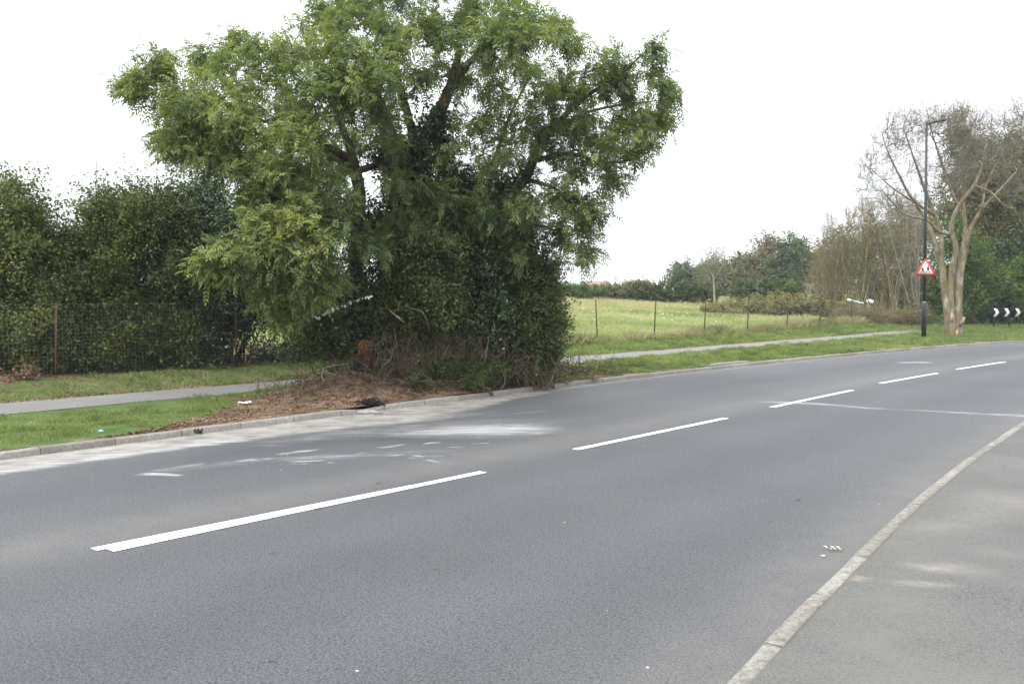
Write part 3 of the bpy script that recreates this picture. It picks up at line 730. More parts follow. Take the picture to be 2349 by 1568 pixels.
# crown lobes: centre px, radii px, depth offset, depth radius (m), weight, hue
lobes = [
    (300, 195, 40, 22, -1.2, .5, 1), (365, 150, 45, 45, -1.0, .7, .7), (395, 230, 65, 50, -1.3, .9, 1), (385, 325, 45, 35, -1.2, .7, .8), (440, 345, 70, 28, -1.5, .8, .8),
    (480, 130, 65, 60, .2, 1., 1), (470, 230, 80, 70, -1.5, 1., 1.2), (560, 170, 80, 75, -.8, 1.2, 1.1), (570, 290, 90, 70, -1.6, 1.2, 1.2), (640, 110, 70, 60, -.4, 1.2, 1.0),
    (560, 90, 45, 25, .2, .6, .4), (700, 190, 95, 80, -1.4, 1.3, 1.3), (690, 310, 95, 60, -1.8, 1.2, 1.1), (780, 120, 90, 90, -1.2, 1.4, 1.4), (750, 35, 60, 50, -.5, 1.2, 1.0),
    (840, 30, 80, 70, .0, 1.4, 1.2), (850, 180, 80, 80, -2.0, 1.2, 1.2), (930, 60, 80, 70, .2, 1.6, 1.1), (960, 160, 80, 60, .0, 1.6, .9), (1010, 50, 90, 70, .3, 1.6, 1.1),
    (1100, 40, 90, 60, .2, 1.6, 1.1), (1190, 30, 80, 55, -.4, 1.3, 1.0), (1255, 70, 75, 55, -.8, 1.2, .9), (1320, 110, 45, 40, -.6, .8, .45), (1110, 180, 80, 60, .6, 1.4, .7),
    (1210, 150, 70, 60, 1.4, 1.3, .8), (1120, 110, 60, 50, -1.2, .6, .7), (1190, 90, 60, 40, -1.5, .6, .6), (880, 100, 70, 60, -1.6, .8, .8), (820, 200, 50, 60, -1.8, .6, .5), (1200, 250, 80, 60, 1.2, 1.5, 1.0), (1270, 210, 70, 60, .9, 1.3, .9), (1340, 180, 60, 55, .6, 1.1, .8), (1400, 140, 50, 40, .2, .8, .6),
    (1500, 115, 30, 45, -.2, .5, .4), (1440, 200, 60, 50, .4, .9, .8), (1520, 180, 30, 55, .2, .6, .45), (1480, 270, 65, 50, .6, .9, .9), (1525, 255, 32, 50, .2, .6, .5),
    (1370, 280, 75, 55, .4, 1.2, 1.), (1290, 310, 80, 60, .7, 1.3, 1.), (1180, 340, 80, 60, .9, 1.5, .9), (1120, 260, 50, 60, .4, 1.4, .6), (1395, 340, 75, 40, 0., .9, .75),
    (1470, 330, 45, 35, -.1, .7, .5), (1400, 412, 38, 30, 0., .6, .4), (1310, 400, 60, 45, .4, 1., .7), (1300, 470, 45, 55, .2, .8, .5), (1370, 470, 45, 35, .1, .7, .5),
    (1345, 505, 40, 30, .1, .6, .4), (1335, 580, 40, 26, .1, .5, .4), (1280, 500, 35, 35, 1., .7, .3), (1300, 555, 25, 25, 1., .5, .2), (1260, 585, 22, 30, 1., .5, .15), (1220, 460, 60, 60, 1., 1.1, .6),
    (1100, 400, 80, 70, .8, 1.5, .9), (1010, 350, 60, 60, .6, 1.6, .6), (900, 280, 50, 60, -.6, 1.4, .6), (800, 270, 80, 50, -1.4, 1.2, .8), (750, 430, 80, 50, -1.6, 1.1, 1.0),
    (640, 400, 80, 45, -1.6, 1.0, 1.0), (560, 385, 60, 35, -1.5, .8, .7), (680, 480, 80, 45, -1.9, 1.0, 1.1), (600, 510, 80, 50, -2.1, .9, 1.1), (720, 550, 80, 55, -2.0, .9, 1.2),
    (610, 570, 90, 40, -2.1, .8, 1.1), (520, 580, 70, 25, -2.1, .6, .8), (455, 600, 38, 18, -2.2, .4, .4), (525, 635, 45, 16, -2.1, .4, .45), (660, 620, 80, 35, -1.9, .7, .9),
    (500, 385, 45, 25, -1.2, .6, .4), (560, 440, 50, 30, -1.2, .7, .4), (630, 450, 60, 40, -1.0, .9, .6), (700, 420, 90, 60, -.6, 1.2, 1.2), (780, 350, 70, 60, .8, 1.2, .9), (600, 350, 110, 50, .4, 1.4, 1.2), (460, 290, 80, 50, -.2, 1., 1.),
    (1060, 300, 80, 70, 1.4, 1.2, .9), (1010, 440, 60, 50, -.3, .6, .6), (1090, 500, 60, 60, .3, .6, .7), (1170, 560, 50, 60, .3, .5, .5), (980, 530, 50, 40, -.5, .4, .4), (1190, 470, 50, 50, .0, .5, .5), (930, 480, 50, 50, -.5, .5, .5), (1130, 450, 90, 60, 1.6, 1.2, .9), (1180, 540, 60, 60, 1.4, .8, .5), (980, 440, 80, 60, 1.2, 1., .8), (640, 240, 120, 80, .8, 1.4, 1.4), (860, 560, 60, 60, -.9, .7, .5),
    (740, 630, 60, 40, -1.7, .7, .7), (620, 690, 38, 22, -1.7, .4, .45), (690, 680, 60, 30, -1.6, .6, .6), (650, 735, 30, 25, -1.6, .4, .3), (790, 480, 50, 50, -1.5, .8, .5),
    (900, 420, 40, 40, -.8, .8, .4), (870, -60, 260, 60, .5, 1.8, 1.4), (1100, -60, 180, 50, .3, 1.6, 1.0),
]
targets = []; tw = []
for (cx, cy, rx, ry, dz, rd, wt) in lobes:
    n = int(round(25 * wt))
    ppm = F / (D0 + dz)
    for _ in range(n):
        u = unit(rng.normal(size=3)) * rng.random() ** .45
        targets.append(P(cx + u[0] * rx, cy + u[1] * ry, D0 + dz + u[2] * rd)); tw.append(1.0)
targets = np.array(targets)
sk = grow(limbs, targets, .0035, 2.25, .3, sag=.05)
trunk = skeleton_mesh('trunk', sk, M['bark'], ash, 12, 4, True, False, .09)
skeleton_mesh('branches', sk, M['bark'], ash, 12, 4, False, True)
Nn, rd_, paths, nl, tg = sk
tips = np.array([Nn[p[-1]] for p in paths[nl:]] ); tdir = np.array([tg[p[-1]] for p in paths[nl:]])
mids = np.array([Nn[p[len(p) // 2]] for p in paths[nl:]]); mdir = np.array([tg[p[len(p) // 2]] for p in paths[nl:]])
src = np.concatenate([tips, mids]); sdir = np.concatenate([tdir, mdir]); cnts = np.concatenate([rng.integers(6, 22, len(tips)), rng.integers(2, 7, len(mids))])
idx = np.repeat(np.arange(len(src)), cnts)
n = len(idx)
tipv = np.clip(rng.random(len(src)) * .85 + .28 * (src[:, 0] < P(800, 300, D0)[0]) * (src[:, 1] < D0 - .3) - .06, 0, 1)
# compound leaves: start near the twig tip, spread outward, arch down
st = src[idx] - sdir[idx] * rng.random(n)[:, None] * .38 + rng.normal(size=(n, 3)) * .07
ld = unit(sdir[idx] * .6 + rng.normal(size=(n, 3)) * .75 + np.array([0, 0, -.05]))
ll = rng.uniform(.14, .26, n)
QS = []; VS = []
nrm0 = unit(np.array([0, 0, 1.]) + rng.normal(size=(n, 3)) * .45)
side = unit(np.cross(ld, nrm0))
lv = np.clip(.55 * tipv[idx] + .45 * rng.random(n), 0, 1)
for fr_k, ang in [(.25, 58), (.45, 52), (.65, 46), (.83, 38), (1.0, 0)]:
    pos = st + ld * (ll * fr_k)[:, None] - np.array([0, 0, 1.]) * (ll * .24 * fr_k ** 2)[:, None]
    cdir = unit(ld - np.array([0, 0, .48 * fr_k]))
    for sg in ((1, -1) if ang else (1,)):
        dr = unit(cdir * math.cos(rad(ang)) + side * sg * math.sin(rad(ang)) + rng.normal(size=(n, 3)) * .12 - np.array([0, 0, .18]))
        nn = unit(np.cross(side, cdir) * 1.0 + rng.normal(size=(n, 3)) * .25)
        QS.append(leaf_quads(pos, ll * .36, dr, nn, .36, .05, .1)); VS.append(np.clip(lv + rng.normal(size=n) * .05, 0, 1))
quads('crown', np.concatenate(QS), np.concatenate(VS), M['ash'], ash)
# ivy climbing the stems
ivb = []
for (x, y, rx, ry, dz, rd) in [(820, 700, 45, 130, 0., .35), (822, 520, 34, 80, 0., .3), (900, 650, 50, 140, .3, .4), (915, 500, 55, 90, .3, .45), (950, 370, 55, 65, .25, .45), (890, 350, 35, 60, .2, .3),
                               (1000, 290, 40, 45, .2, .35), (1075, 640, 55, 150, 1.2, .5), (1110, 500, 60, 60, 1.1, .5), (1060, 440, 55, 45, .9, .5), (1000, 470, 60, 60, .8, .5), (1170, 440, 45, 35, .9, .35), (985, 560, 60, 70, .6, .6), (1155, 560, 50, 60, 1.3, .5)]:
    s_ = (D0 + dz) / F
    ivb.append((P(x, y, D0 + dz), (rx * s_, rd, ry * s_)))
Q, v = cloud(ivb, 52000, .06, .13, 45, .2, .3, .9, floor=.25)
quads('ivy', Q, v, M['ivy'], ash)
# scorched torn wood at the foot of the trunk
s = Shape()
yy = [884, 872, 860, 848, 836, 824, 812, 800, 788, 778]
s.tube([P(838 + rng.normal() * 1.5, y, D0 - .16 - .012 * q_) for q_, y in enumerate(yy)], np.array([.30, .27, .235, .21, .195, .19, .18, .165, .13, .05]), 26, .5, True, .13)
for k in range(26):
    x = 806 + rng.random() * 62
    a = P(x, 870 + rng.normal() * 3, D0 - .50 + rng.random() * .1); b_ = P(x + rng.normal() * 8, 870 - rng.uniform(12, 46), D0 - .46 + rng.random() * .1)
    s.tube([a, (a + b_) / 2 + rng.normal(size=3) * .02, b_], [.014, .012, .003], 5, rng.random(), True, .2)
s.build('torn_wood', M['torn'], ash)
s = Shape()
for k in range(12):
    a = P(826 + rng.normal() * 16, 868 + rng.normal() * 4, D0 - .52); b_ = P(840 + rng.normal() * 16, 828 + rng.normal() * 14, D0 - .48)
    s.tube([a, (a + b_) / 2 + rng.normal(size=3) * .02, b_], [.035, .03, .01], 6, rng.random(), lump=.3)
s.build('charred_bark', M['char'], ash)

# ------------------------------------------------------------------ shrubs
def shrub(name, label, cat, blobs_px, n, size, mat, group=None, sigma=.16, stems=8, stem_mat='twig_dark', per=40, shell=.42, floor=.05, up=.4, aspect=.6, twigs=40, stem_r=.018, shoots=40):
    """blobs_px: (x, y, rx, ry, depth, depth radius)"""
    bl = [(P(x, y, Z), (rx * Z / F, rd, ry * Z / F)) for x, y, rx, ry, Z, rd in blobs_px]
    low = min(bl, key=lambda q: q[0][2] - q[1][2])[0]
    bx = np.mean([q[0] for q in bl], axis=0); bx[2] = float(Hw(bx))
    t = thing(name, bx, label, cat, group)
    Q, v = cloud(bl, n, size, sigma, per, up, shell, aspect, floor)
    s = Shape()
    sp_, sd_, sv_ = [], [], []
    for k in range(shoots):
        c_, r_ = bl[rng.integers(len(bl))]
        u = unit(rng.normal(size=3) + np.array([0, -.35, .55])); a = c_ + u * np.array(r_) * .8
        if floor is not None and a[2] < float(Hw(a)) + .5: continue
        dr_ = unit(u + rng.normal(size=3) * .35 + np.array([0, 0, .25])); L = rng.uniform(.25, .7) * (size / .05)
        s.tube([a, a + dr_ * L * .5 + rng.normal(size=3) * .02, a + dr_ * L], [.005, .004, .002], 3, rng.random(), False)
        m_ = int(rng.integers(8, 20)); q = rng.random(m_)[:, None]; hv = rng.random()
        sp_.append(a + dr_ * L * q + rng.normal(size=(m_, 3)) * .02); sd_.append(unit(dr_ * .6 + rng.normal(size=(m_, 3)) * .8)); sv_.append(np.clip(.45 + .4 * hv + .25 * rng.random(m_), 0, 1))
    if sp_:
        sp_ = np.concatenate(sp_); sd_ = np.concatenate(sd_)
        Q = np.concatenate([Q, leaf_quads(sp_, size * rng.uniform(.7, 1.3, len(sp_)), sd_, unit(rng.normal(size=sp_.shape) * .6 + np.array([0, -.3, .8])), aspect)]); v = np.concatenate([v, np.concatenate(sv_)])
    quads('foliage', Q, v, M[mat], t)
    for k in range(stems):
        c_, r_ = bl[rng.integers(len(bl))]
        top = c_ + unit(rng.normal(size=3)) * np.array(r_) * .6
        bt = np.array([bx[0] * .6 + top[0] * .4 + rng.normal() * .1, bx[1] * .6 + top[1] * .4 + rng.normal() * .1, 0]); bt[2] = float(Hw(bt)) - .05
        if top[2] < bt[2] + .2: continue
        mid_ = (bt + top) / 2 + rng.normal(size=3) * .12
        s.tube([bt, (bt + mid_) / 2 + rng.normal(size=3) * .04, mid_, (mid_ + top) / 2 + rng.normal(size=3) * .06, top], np.array([1.4, 1.1, .9, .6, .3]) * stem_r, 5, rng.random())
    for k in range(twigs):
        c_, r_ = bl[rng.integers(len(bl))]
        u = unit(rng.normal(size=3) + np.array([0, 0, .6]))
        a = c_ + u * np.array(r_) * .55; b_ = c_ + u * np.array(r_) * rng.uniform(.95, 1.18) + np.array([0, 0, .05])
        s.tube([a, (a + b_) / 2 + rng.normal(size=3) * .05, b_], np.array([.5, .35, .15]) * stem_r * .6, 4, rng.random())
    s.build('stems', M[stem_mat], t)
    return t
HG = 'hedgerow shrubs behind the mesh fence'
shrub('hedgerow_shrub', 'tall yellow green hedgerow shrub at the left edge behind the mesh fence', 'shrub',
      [(-20, 520, 90, 95, 19.0, 1.0), (50, 490, 52, 65, 18.8, .7), (80, 565, 46, 50, 18.6, .7), (20, 640, 110, 100, 18.6, .8), (60, 740, 90, 70, 18.3, .7), (5, 435, 30, 28, 19., .5), (40, 810, 95, 65, 18.2, .6), (-60, 800, 80, 80, 18.0, .6)], 56000, .062, 'hedge', HG, stems=14, twigs=90, aspect=.7, sigma=.24, per=110, shell=.36, shoots=80)
shrub('hedgerow_shrub', 'low dark shrub filling the dip between the two taller hedgerow crowns', 'shrub',
      [(150, 590, 48, 48, 19.2, .7), (185, 560, 34, 34, 19.4, .5), (165, 700, 70, 110, 18.9, .8), (160, 810, 60, 65, 18.7, .6)], 28000, .058, 'haw', HG, stems=12, aspect=.7, sigma=.24, per=110, shell=.36, shoots=80)
shrub('hedgerow_shrub', 'broad yellowish topped shrub beside the dip in the left hedgerow', 'shrub',
      [(262, 520, 62, 75, 19.8, .9), (232, 480, 32, 38, 19.8, .5), (300, 500, 60, 55, 19.8, .7), (270, 640, 85, 110, 19.6, .9), (260, 750, 80, 80, 19.3, .8), (250, 815, 80, 60, 19.1, .6)], 50000, .062, 'hedge', HG, stems=14, twigs=110, aspect=.7, sigma=.24, per=110, shell=.36, shoots=80)
shrub('hedgerow_shrub', 'dark green round topped shrub in the middle of the left hedgerow', 'shrub',
      [(385, 520, 75, 75, 20.4, .9), (360, 480, 40, 34, 20.3, .6), (400, 640, 90, 110, 20.2, .9), (380, 770, 80, 80, 20., .8), (370, 820, 85, 52, 19.8, .6)], 50000, .062, 'haw', HG, stems=16, twigs=90, aspect=.7, sigma=.24, per=110, shell=.36, shoots=80)
shrub('hedgerow_shrub', 'deep green shrub of the hedgerow just left of the ash crown', 'shrub',
      [(500, 500, 85, 75, 21.2, 1.1), (470, 455, 45, 30, 21.2, .6), (560, 600, 90, 100, 21.2, 1.0), (490, 690, 75, 90, 20.9, .8), (560, 710, 80, 60, 21.4, .9), (470, 800, 60, 55, 20.7, .6), (600, 830, 60, 26, 21.2, .4)], 46000, .064, 'ivy', HG, stems=34, twigs=80, aspect=.7, sigma=.24, per=110, shell=.36, shoots=80)
shrub('hedgerow_shrub', 'shaded shrub behind the drooping left branches of the ash', 'shrub',
      [(680, 560, 90, 90, 22.2, 1.1), (740, 690, 90, 90, 22.6, 1.0), (650, 690, 70, 80, 22.0, .9), (780, 800, 70, 55, 22.8, .8), (680, 820, 60, 35, 22.2, .5)], 44000, .064, 'ivy', HG, stems=34, twigs=40, aspect=.7, sigma=.24, per=110, shell=.36, shoots=80)
shrub('hedgerow_shrub', 'far hedgerow growth seen through the gaps under the ash', 'shrub',
      [(880, 740, 120, 70, 24.5, 1.4), (1020, 760, 120, 70, 25.5, 1.4), (900, 800, 140, 50, 24.5, 1.)], 24000, .08, 'haw', HG, stems=24, twigs=20)
shrub('dry_bracken', 'rusty brown dead bracken at the fence foot by the left edge', 'bracken', [(62, 868, 26, 16, 17.3, .25), (30, 878, 18, 10, 17.0, .2)], 1500, .06, 'litter_leaf', sigma=.1, stems=8, twigs=40, stem_mat='broken')
UG = 'undergrowth beneath the ash tree'
shrub('hawthorn_bush', 'big dark hawthorn bush with bright tips under the middle of the ash crown', 'bush',
      [(960, 590, 85, 95, 17.2, .8), (890, 700, 75, 60, 17.2, .6), (990, 690, 90, 75, 17.2, .8), (1020, 560, 45, 70, 17.5, .7), (880, 540, 40, 60, 17.6, .6), (940, 770, 60, 30, 17.5, .5)], 46000, .055, 'haw', UG, sigma=.14, stems=16, twigs=120, shoots=110, stem_mat='twig', aspect=.7, stem_r=.012)
shrub('hawthorn_bush', 'dense rounded hawthorn bush at the right end of the thicket by the kerb', 'bush',
      [(1190, 600, 60, 90, 18.4, .8), (1225, 700, 55, 95, 18.2, .7), (1245, 775, 42, 62, 18.2, .5), (1250, 650, 32, 60, 18.4, .6), (1270, 735, 25, 70, 18.3, .5), (1245, 822, 38, 30, 18.5, .35)], 50000, .05, 'haw', UG, sigma=.13, stems=16, twigs=140, shoots=140, stem_mat='twig', aspect=.7, stem_r=.012)
shrub('hawthorn_bush', 'leafy bush with small leaves between the middle and right end bushes', 'bush',
      [(1125, 650, 60, 80, 18.1, .7), (1140, 560, 50, 50, 18.3, .6), (1050, 690, 45, 50, 17.9, .5), (1140, 725, 70, 60, 18., .6), (1060, 740, 60, 40, 17.8, .5), (1160, 790, 60, 25, 18.1, .4)], 38000, .055, 'ivy', UG, sigma=.14, stems=16, twigs=120, shoots=110, stem_mat='twig', aspect=.7, stem_r=.012)
shrub('elder_bush', 'shadowed leafy bush left of the scorched trunk', 'bush',
      [(745, 750, 50, 60, 18.4, .6), (715, 780, 36, 45, 18.6, .4), (775, 700, 50, 60, 18.1, .6), (790, 790, 40, 40, 18.2, .4)], 19000, .055, 'haw', UG, sigma=.12, stems=3, twigs=50)
LG = 'low green regrowth on the soil by the kerb'
shrub('low_bush', 'low bright green bush on the soil nearest the kerb', 'bush', [(1100, 853, 58, 28, 17.5, .35), (1085, 872, 40, 17, 17.1, .25), (1145, 842, 40, 24, 17.8, .3)], 11000, .035, 'low', LG, sigma=.07, stems=6, twigs=30, stem_mat='twig')
shrub('low_bush', 'small green bush a little right of the charred trunk foot', 'bush', [(1000, 852, 56, 18, 17.2, .3), (955, 874, 30, 16, 16.6, .25), (1035, 834, 40, 22, 17.4, .3)], 7000, .035, 'low', LG, sigma=.07, stems=6, twigs=30, stem_mat='twig')
shrub('low_bush', 'low twiggy dark bush at the right foot of the thicket', 'bush', [(1215, 842, 55, 16, 18.4, .3), (1268, 840, 24, 12, 19.2, .25)], 6000, .035, 'haw', LG, sigma=.07, stems=8, twigs=40, stem_mat='twig')

# broken standing stems in front of the thicket
r0 = np.random.default_rng(3)
bs = [(884, 862, 905, 788), (905, 858, 940, 775), (955, 850, 950, 770), (1010, 852, 1030, 790), (1042, 840, 1062, 762), (1080, 838, 1078, 745), (1100, 835, 1122, 770), (1000, 770, 985, 722),
      (1130, 830, 1145, 760), (1012, 790, 1000, 730), (1160, 835, 1156, 757), (1190, 840, 1176, 765), (1065, 850, 1040, 815), (925, 850, 918, 790), (975, 845, 992, 770), (1206, 845, 1222, 775), (1240, 850, 1262, 790), (1030, 760, 1044, 722), (1118, 778, 1132, 735), (868, 870, 800, 800)]
SL = ['rising just right of the scorched trunk', 'leaning right beside the scorched wood', 'tall and upright behind the small low bush', 'short above the left part of the small low bush', 'behind the gap between the two low green bushes',
      'tallest bare one above the large low bush', 'leaning right over the large low bush', 'high up under the middle of the thicket', 'behind the right half of the large low bush', 'high and leaning left above the small low bush',
      'upright right of the large low bush', 'tall and upright before the right end bush', 'shortest one touching the large low bush', 'thin and upright near the charred wood', 'in the middle of the row left of the tallest',
      'leaning right below the right end bush', 'rightmost at the end of the thicket', 'small and high between tallest and hooked branch', 'small and high right of the tallest one', 'leaning left across the scorched trunk']
for k, (x0, y0, x1, y1) in enumerate(bs):
    Z = 16.6 + (x0 - 860) / 400 * 1.45 + r0.random() * .25
    a = P(x0, y0, Z); a[2] = min(a[2], float(Hw(a)) + .0) if y0 > 825 else a[2]
    b_ = P(x1, y1, Z - .1)
    m1 = a + (b_ - a) * .4 + r0.normal(size=3) * .05; m2 = a + (b_ - a) * .7 + r0.normal(size=3) * .05
    s = Shape(); rr = r0.uniform(.006, .011)
    s.tube([a, m1, m2, b_], [rr * 1.3, rr, rr * .8, rr * .35], 5, r0.random())
    for _ in range(2):
        c_ = m1 + r0.normal(size=3) * .01; e = c_ + unit(r0.normal(size=3) + np.array([0, 0, .6])) * r0.uniform(.12, .3)
        s.tube([m2 if _ else m1, (c_ + e) / 2 + r0.normal(size=3) * .02, e], [rr * .6, rr * .4, rr * .2], 4, r0.random())
    o = s.build('snapped_sapling', M['twig_grey'] if k % 3 == 0 else M['broken'])
    tag(o, 'snapped leafless sapling ' + SL[k], 'dead sapling', 'snapped saplings in the thicket')
# the big bent ones
s = Shape()
s.tube([P(790, 945, 15.95), P(752, 900, 16.3), P(735, 862, 16.6), P(755, 843, 16.8), P(800, 838, 16.9)][0:0] + [P(748, 885, 16.3), P(737, 862, 16.4), P(742, 845, 16.5), P(762, 838, 16.6), P(802, 834, 16.7)], [.014, .013, .012, .01, .006], 5)
s.tube([P(742, 850, 16.45), P(775, 862, 16.5), P(815, 872, 16.5)], [.01, .008, .006], 5)
tag(s.build('bent_branch', M['twig_grey']), 'pale bent branch arching over the earth left of the charred trunk', 'branch')
s = Shape(); s.tube([P(940, 706, 16.5), P(968, 714, 16.4), P(980, 735, 16.4), P(985, 765, 16.5)], [.012, .016, .013, .008], 6)
tag(s.build('bent_branch', M['broken']), 'reddish broken branch hooked downward above the torn trunk', 'branch')
s = Shape(); s.tube([P(892, 710, 16.5), P(910, 726, 16.4), P(928, 740, 16.4)], [.006, .011, .007], 5); s.tube([P(905, 722, 16.4), P(926, 732, 16.4)], [.008, .004], 4)
tag(s.build('broken_branch', M['twig_grey']), 'short grey splintered branch hanging left of the hooked one', 'branch')
# twig with white leaf undersides
tl = [P(727, 728, 16.0), P(752, 712, 15.95), P(790, 698, 15.95), P(830, 682, 16.0), P(855, 676, 16.1)]
wt = thing('pale_leafed_branch', tl[0], 'thin branch showing white leaf undersides against the dark undergrowth', 'branch')
s = Shape(); s.tube(tl, [.003, .004, .005, .006, .007], 4); s.build('twig', M['twig'], wt)
pp = np.array([np.array([np.interp(q, range(5), [p[k] for p in tl]) for k in range(3)]) for q in np.concatenate([rng.uniform(0, 1.6, 20), rng.uniform(1.6, 4, 18)])])
quads('leaves', leaf_quads(pp, rng.uniform(.05, .085, len(pp)), unit(rng.normal(size=(len(pp), 3)) * .5 + np.array([-.2, 0, -.8])), unit(rng.normal(size=(len(pp), 3)) * .4 + np.array([0, -1, .3])), .6), rng.random(len(pp)), M['white_leaf'], wt)

# ------------------------------------------------------------------ grass, litter, brushwood
def sample_land(n, t0, t1, fd0, fd1, bias=1.0):
    t = rng.uniform(t0, t1, n); lo = fd0(t); hi = fd1(t)
    d = lo + (hi - lo) * rng.random(n)
    return t, d
def blades(name, t, d, h, wdt, mat, label, cat, lean=.35, v=None):
    n = len(t); p = np.concatenate([xy(t, d), (H(t, d) - .005)[:, None]], 1)
    h = np.broadcast_to(h, (n,)); ang = rng.uniform(0, 2 * math.pi, n)
    sd = np.stack([np.cos(ang), np.sin(ang), 0 * ang], 1) * (np.broadcast_to(wdt, (n,)) * .5)[:, None]
    la = rng.uniform(0, 2 * math.pi, n); ln = np.stack([np.cos(la), np.sin(la), 0 * la], 1) * (h * lean * rng.random(n) * 2)[:, None]
    upv = np.stack([0 * h, 0 * h, h], 1)
    Q = np.stack([p - sd, p + sd, p + sd * .8 + upv * .55 + ln * .35, p + upv + ln], 1)
    if v is None: v = rng.random(n)
    o = quads(name, Q, v, mat); tag(o, label, cat, None, 'stuff'); return o
def patchv(t, d, s=1.2, seed=31): return np.clip(.6 * vnoise(t, d, seed, s) + .5 * rng.random(len(t)) - .05, 0, 1)
parts = []
for (n, t0, t1, f0, f1, hh, ww, sm) in [
    (90000, 2, 16, lambda t: kerb_far(t) + .14, lambda t: path_front(t) + .03, .055, .007, 1),
    (60000, 15, 30, lambda t: kerb_far(t) + .14, lambda t: path_front(t) + .05, .07, .010, 1),
    (60000, 28, 60, lambda t: kerb_far(t) + .14, lambda t: np.where(t < 46, path_front(t), 17.5), .08, .016, 1),
    (34000, 3, 16, lambda t: path_back(t) + .0, lambda t: FENCE(t), .07, .009, 1),
    (60000, 16, 56, lambda t: path_back(t) + .03, lambda t: FENCE(t), .09, .014, 1)]:
    t, d = sample_land(n, t0, t1, f0, f1)
    sv = soil(t, d) + (vnoise(t, d, 33, 3.) - .5) * .6 + .85 * sstep(.52, .8, vnoise(t, d, 34, 1.3)) * (t < 20)
    keep = rng.random(n) > np.clip(sv * 1.35 - .05, 0, .985)
    keep &= ~((t > 21.2) & (t < 23.7) & (d < kerb_far(t) + .42))
    t, d = t[keep], d[keep]
    kk = (t > 16) | (rng.random(len(t)) > .28); t, d = t[kk], d[kk]
    tuft = .45 + 1.5 * vnoise(t, d, 35, 3.1) ** 2
    parts.append((t, d, hh * tuft * rng.uniform(.6, 1.3, len(t)), np.full(len(t), ww)))
t, d, hh, ww = [np.concatenate([p[k] for p in parts]) for k in range(4)]
blades('verge_grass', t, d, hh, ww, M['grass'], 'short green grass of the verge along kerb and path', 'grass', .6, patchv(t, d))
# rank dry grass along the fence foot
t = rng.uniform(17, 56, 30000); d = FENCE(t) + rng.normal(size=30000) * .22 - .1 + .25
dens = vnoise(t, d * 0, 41, .8); keep = rng.random(30000) < .12 + 1.0 * dens; t, d = t[keep], d[keep]
blades('dry_grass', t, d, .26 * rng.uniform(.4, 1.3, len(t)) * (.5 + vnoise(t, d * 0, 41, .8)), .012, M['dry'], 'tall dry grass along the foot of the wire fence', 'dry grass', .5, np.clip(vnoise(t, d, 43, .7) * .8 + .3 * rng.random(len(t)), 0, 1))
# meadow
n = 190000; u = rng.random(n) ** 1.4
d = 18.0 + u * 34; t = rng.uniform(-4, 1, n) * 0 + rng.uniform(14, 100, n)
keep = (rng.random(n) < .95); t, d = t[keep], d[keep]
dist = np.hypot(*xy(t, d).T)
hm = (.07 + .07 * sstep(30, 45, d) + .26 * vnoise(t, d, 51, .45) ** 2) * rng.uniform(.5, 1.2, len(t))
vv = np.clip(.25 * rng.random(len(t)) + .62 * sstep(27, 42, d) * (1 - .6 * sstep(62, 80, t)) + .8 * (vnoise(t, d, 53, .3) - .38) + .25 * (vnoise(t, d, 57, 1.3) - .5), 0, 1)
blades('meadow_grass', t, d, hm, .0004 * dist + .006, M['meadow'], 'pale rough meadow grass filling the field beyond the fence', 'meadow', .5, vv)
# white flower heads in the meadow
fl = []
for (cx, cy, n, sx, sy) in [(1690, 0, 0, 0, 0), (1655, 0, 0, 0, 0)]: pass
pts = []
for _ in range(70):
    if rng.random() < .3: x, y = 1660 + rng.normal() * 28, 706 + rng.normal() * 9
    else: x, y = rng.uniform(1290, 1900), rng.uniform(696, 752)
    if rng.random() < .25: x, y = 1500 + rng.normal() * 35, 727 + rng.normal() * 3
    if 1625 < x and y < 722: x, y = rng.uniform(1330, 1600), rng.uniform(700, 745)
    pts.append(T(x, y))
pts = np.array(pts); pts[:, 2] += .22
Lf = .035 + .0006 * pts[:, 1]
Q = leaf_quads(pts - np.array([0, 0, .0]), Lf, unit(rng.normal(size=pts.shape) * np.array([1, 1, .3])), unit(np.array([0, -.5, 1]) + rng.normal(size=pts.shape) * .3), .9, 0, 0)
Q2 = leaf_quads(pts, Lf * .9, unit(rng.normal(size=pts.shape) * np.array([1, 1, .6])), unit(np.array([0, -1, .3]) + rng.normal(size=pts.shape) * .3), .9, 0, 0)
tag(quads('meadow_flowers', np.concatenate([Q, Q2]), np.full(2 * len(Q), .5), M['flower']), 'scattered white flower heads in the meadow', 'flowers', None, 'stuff')
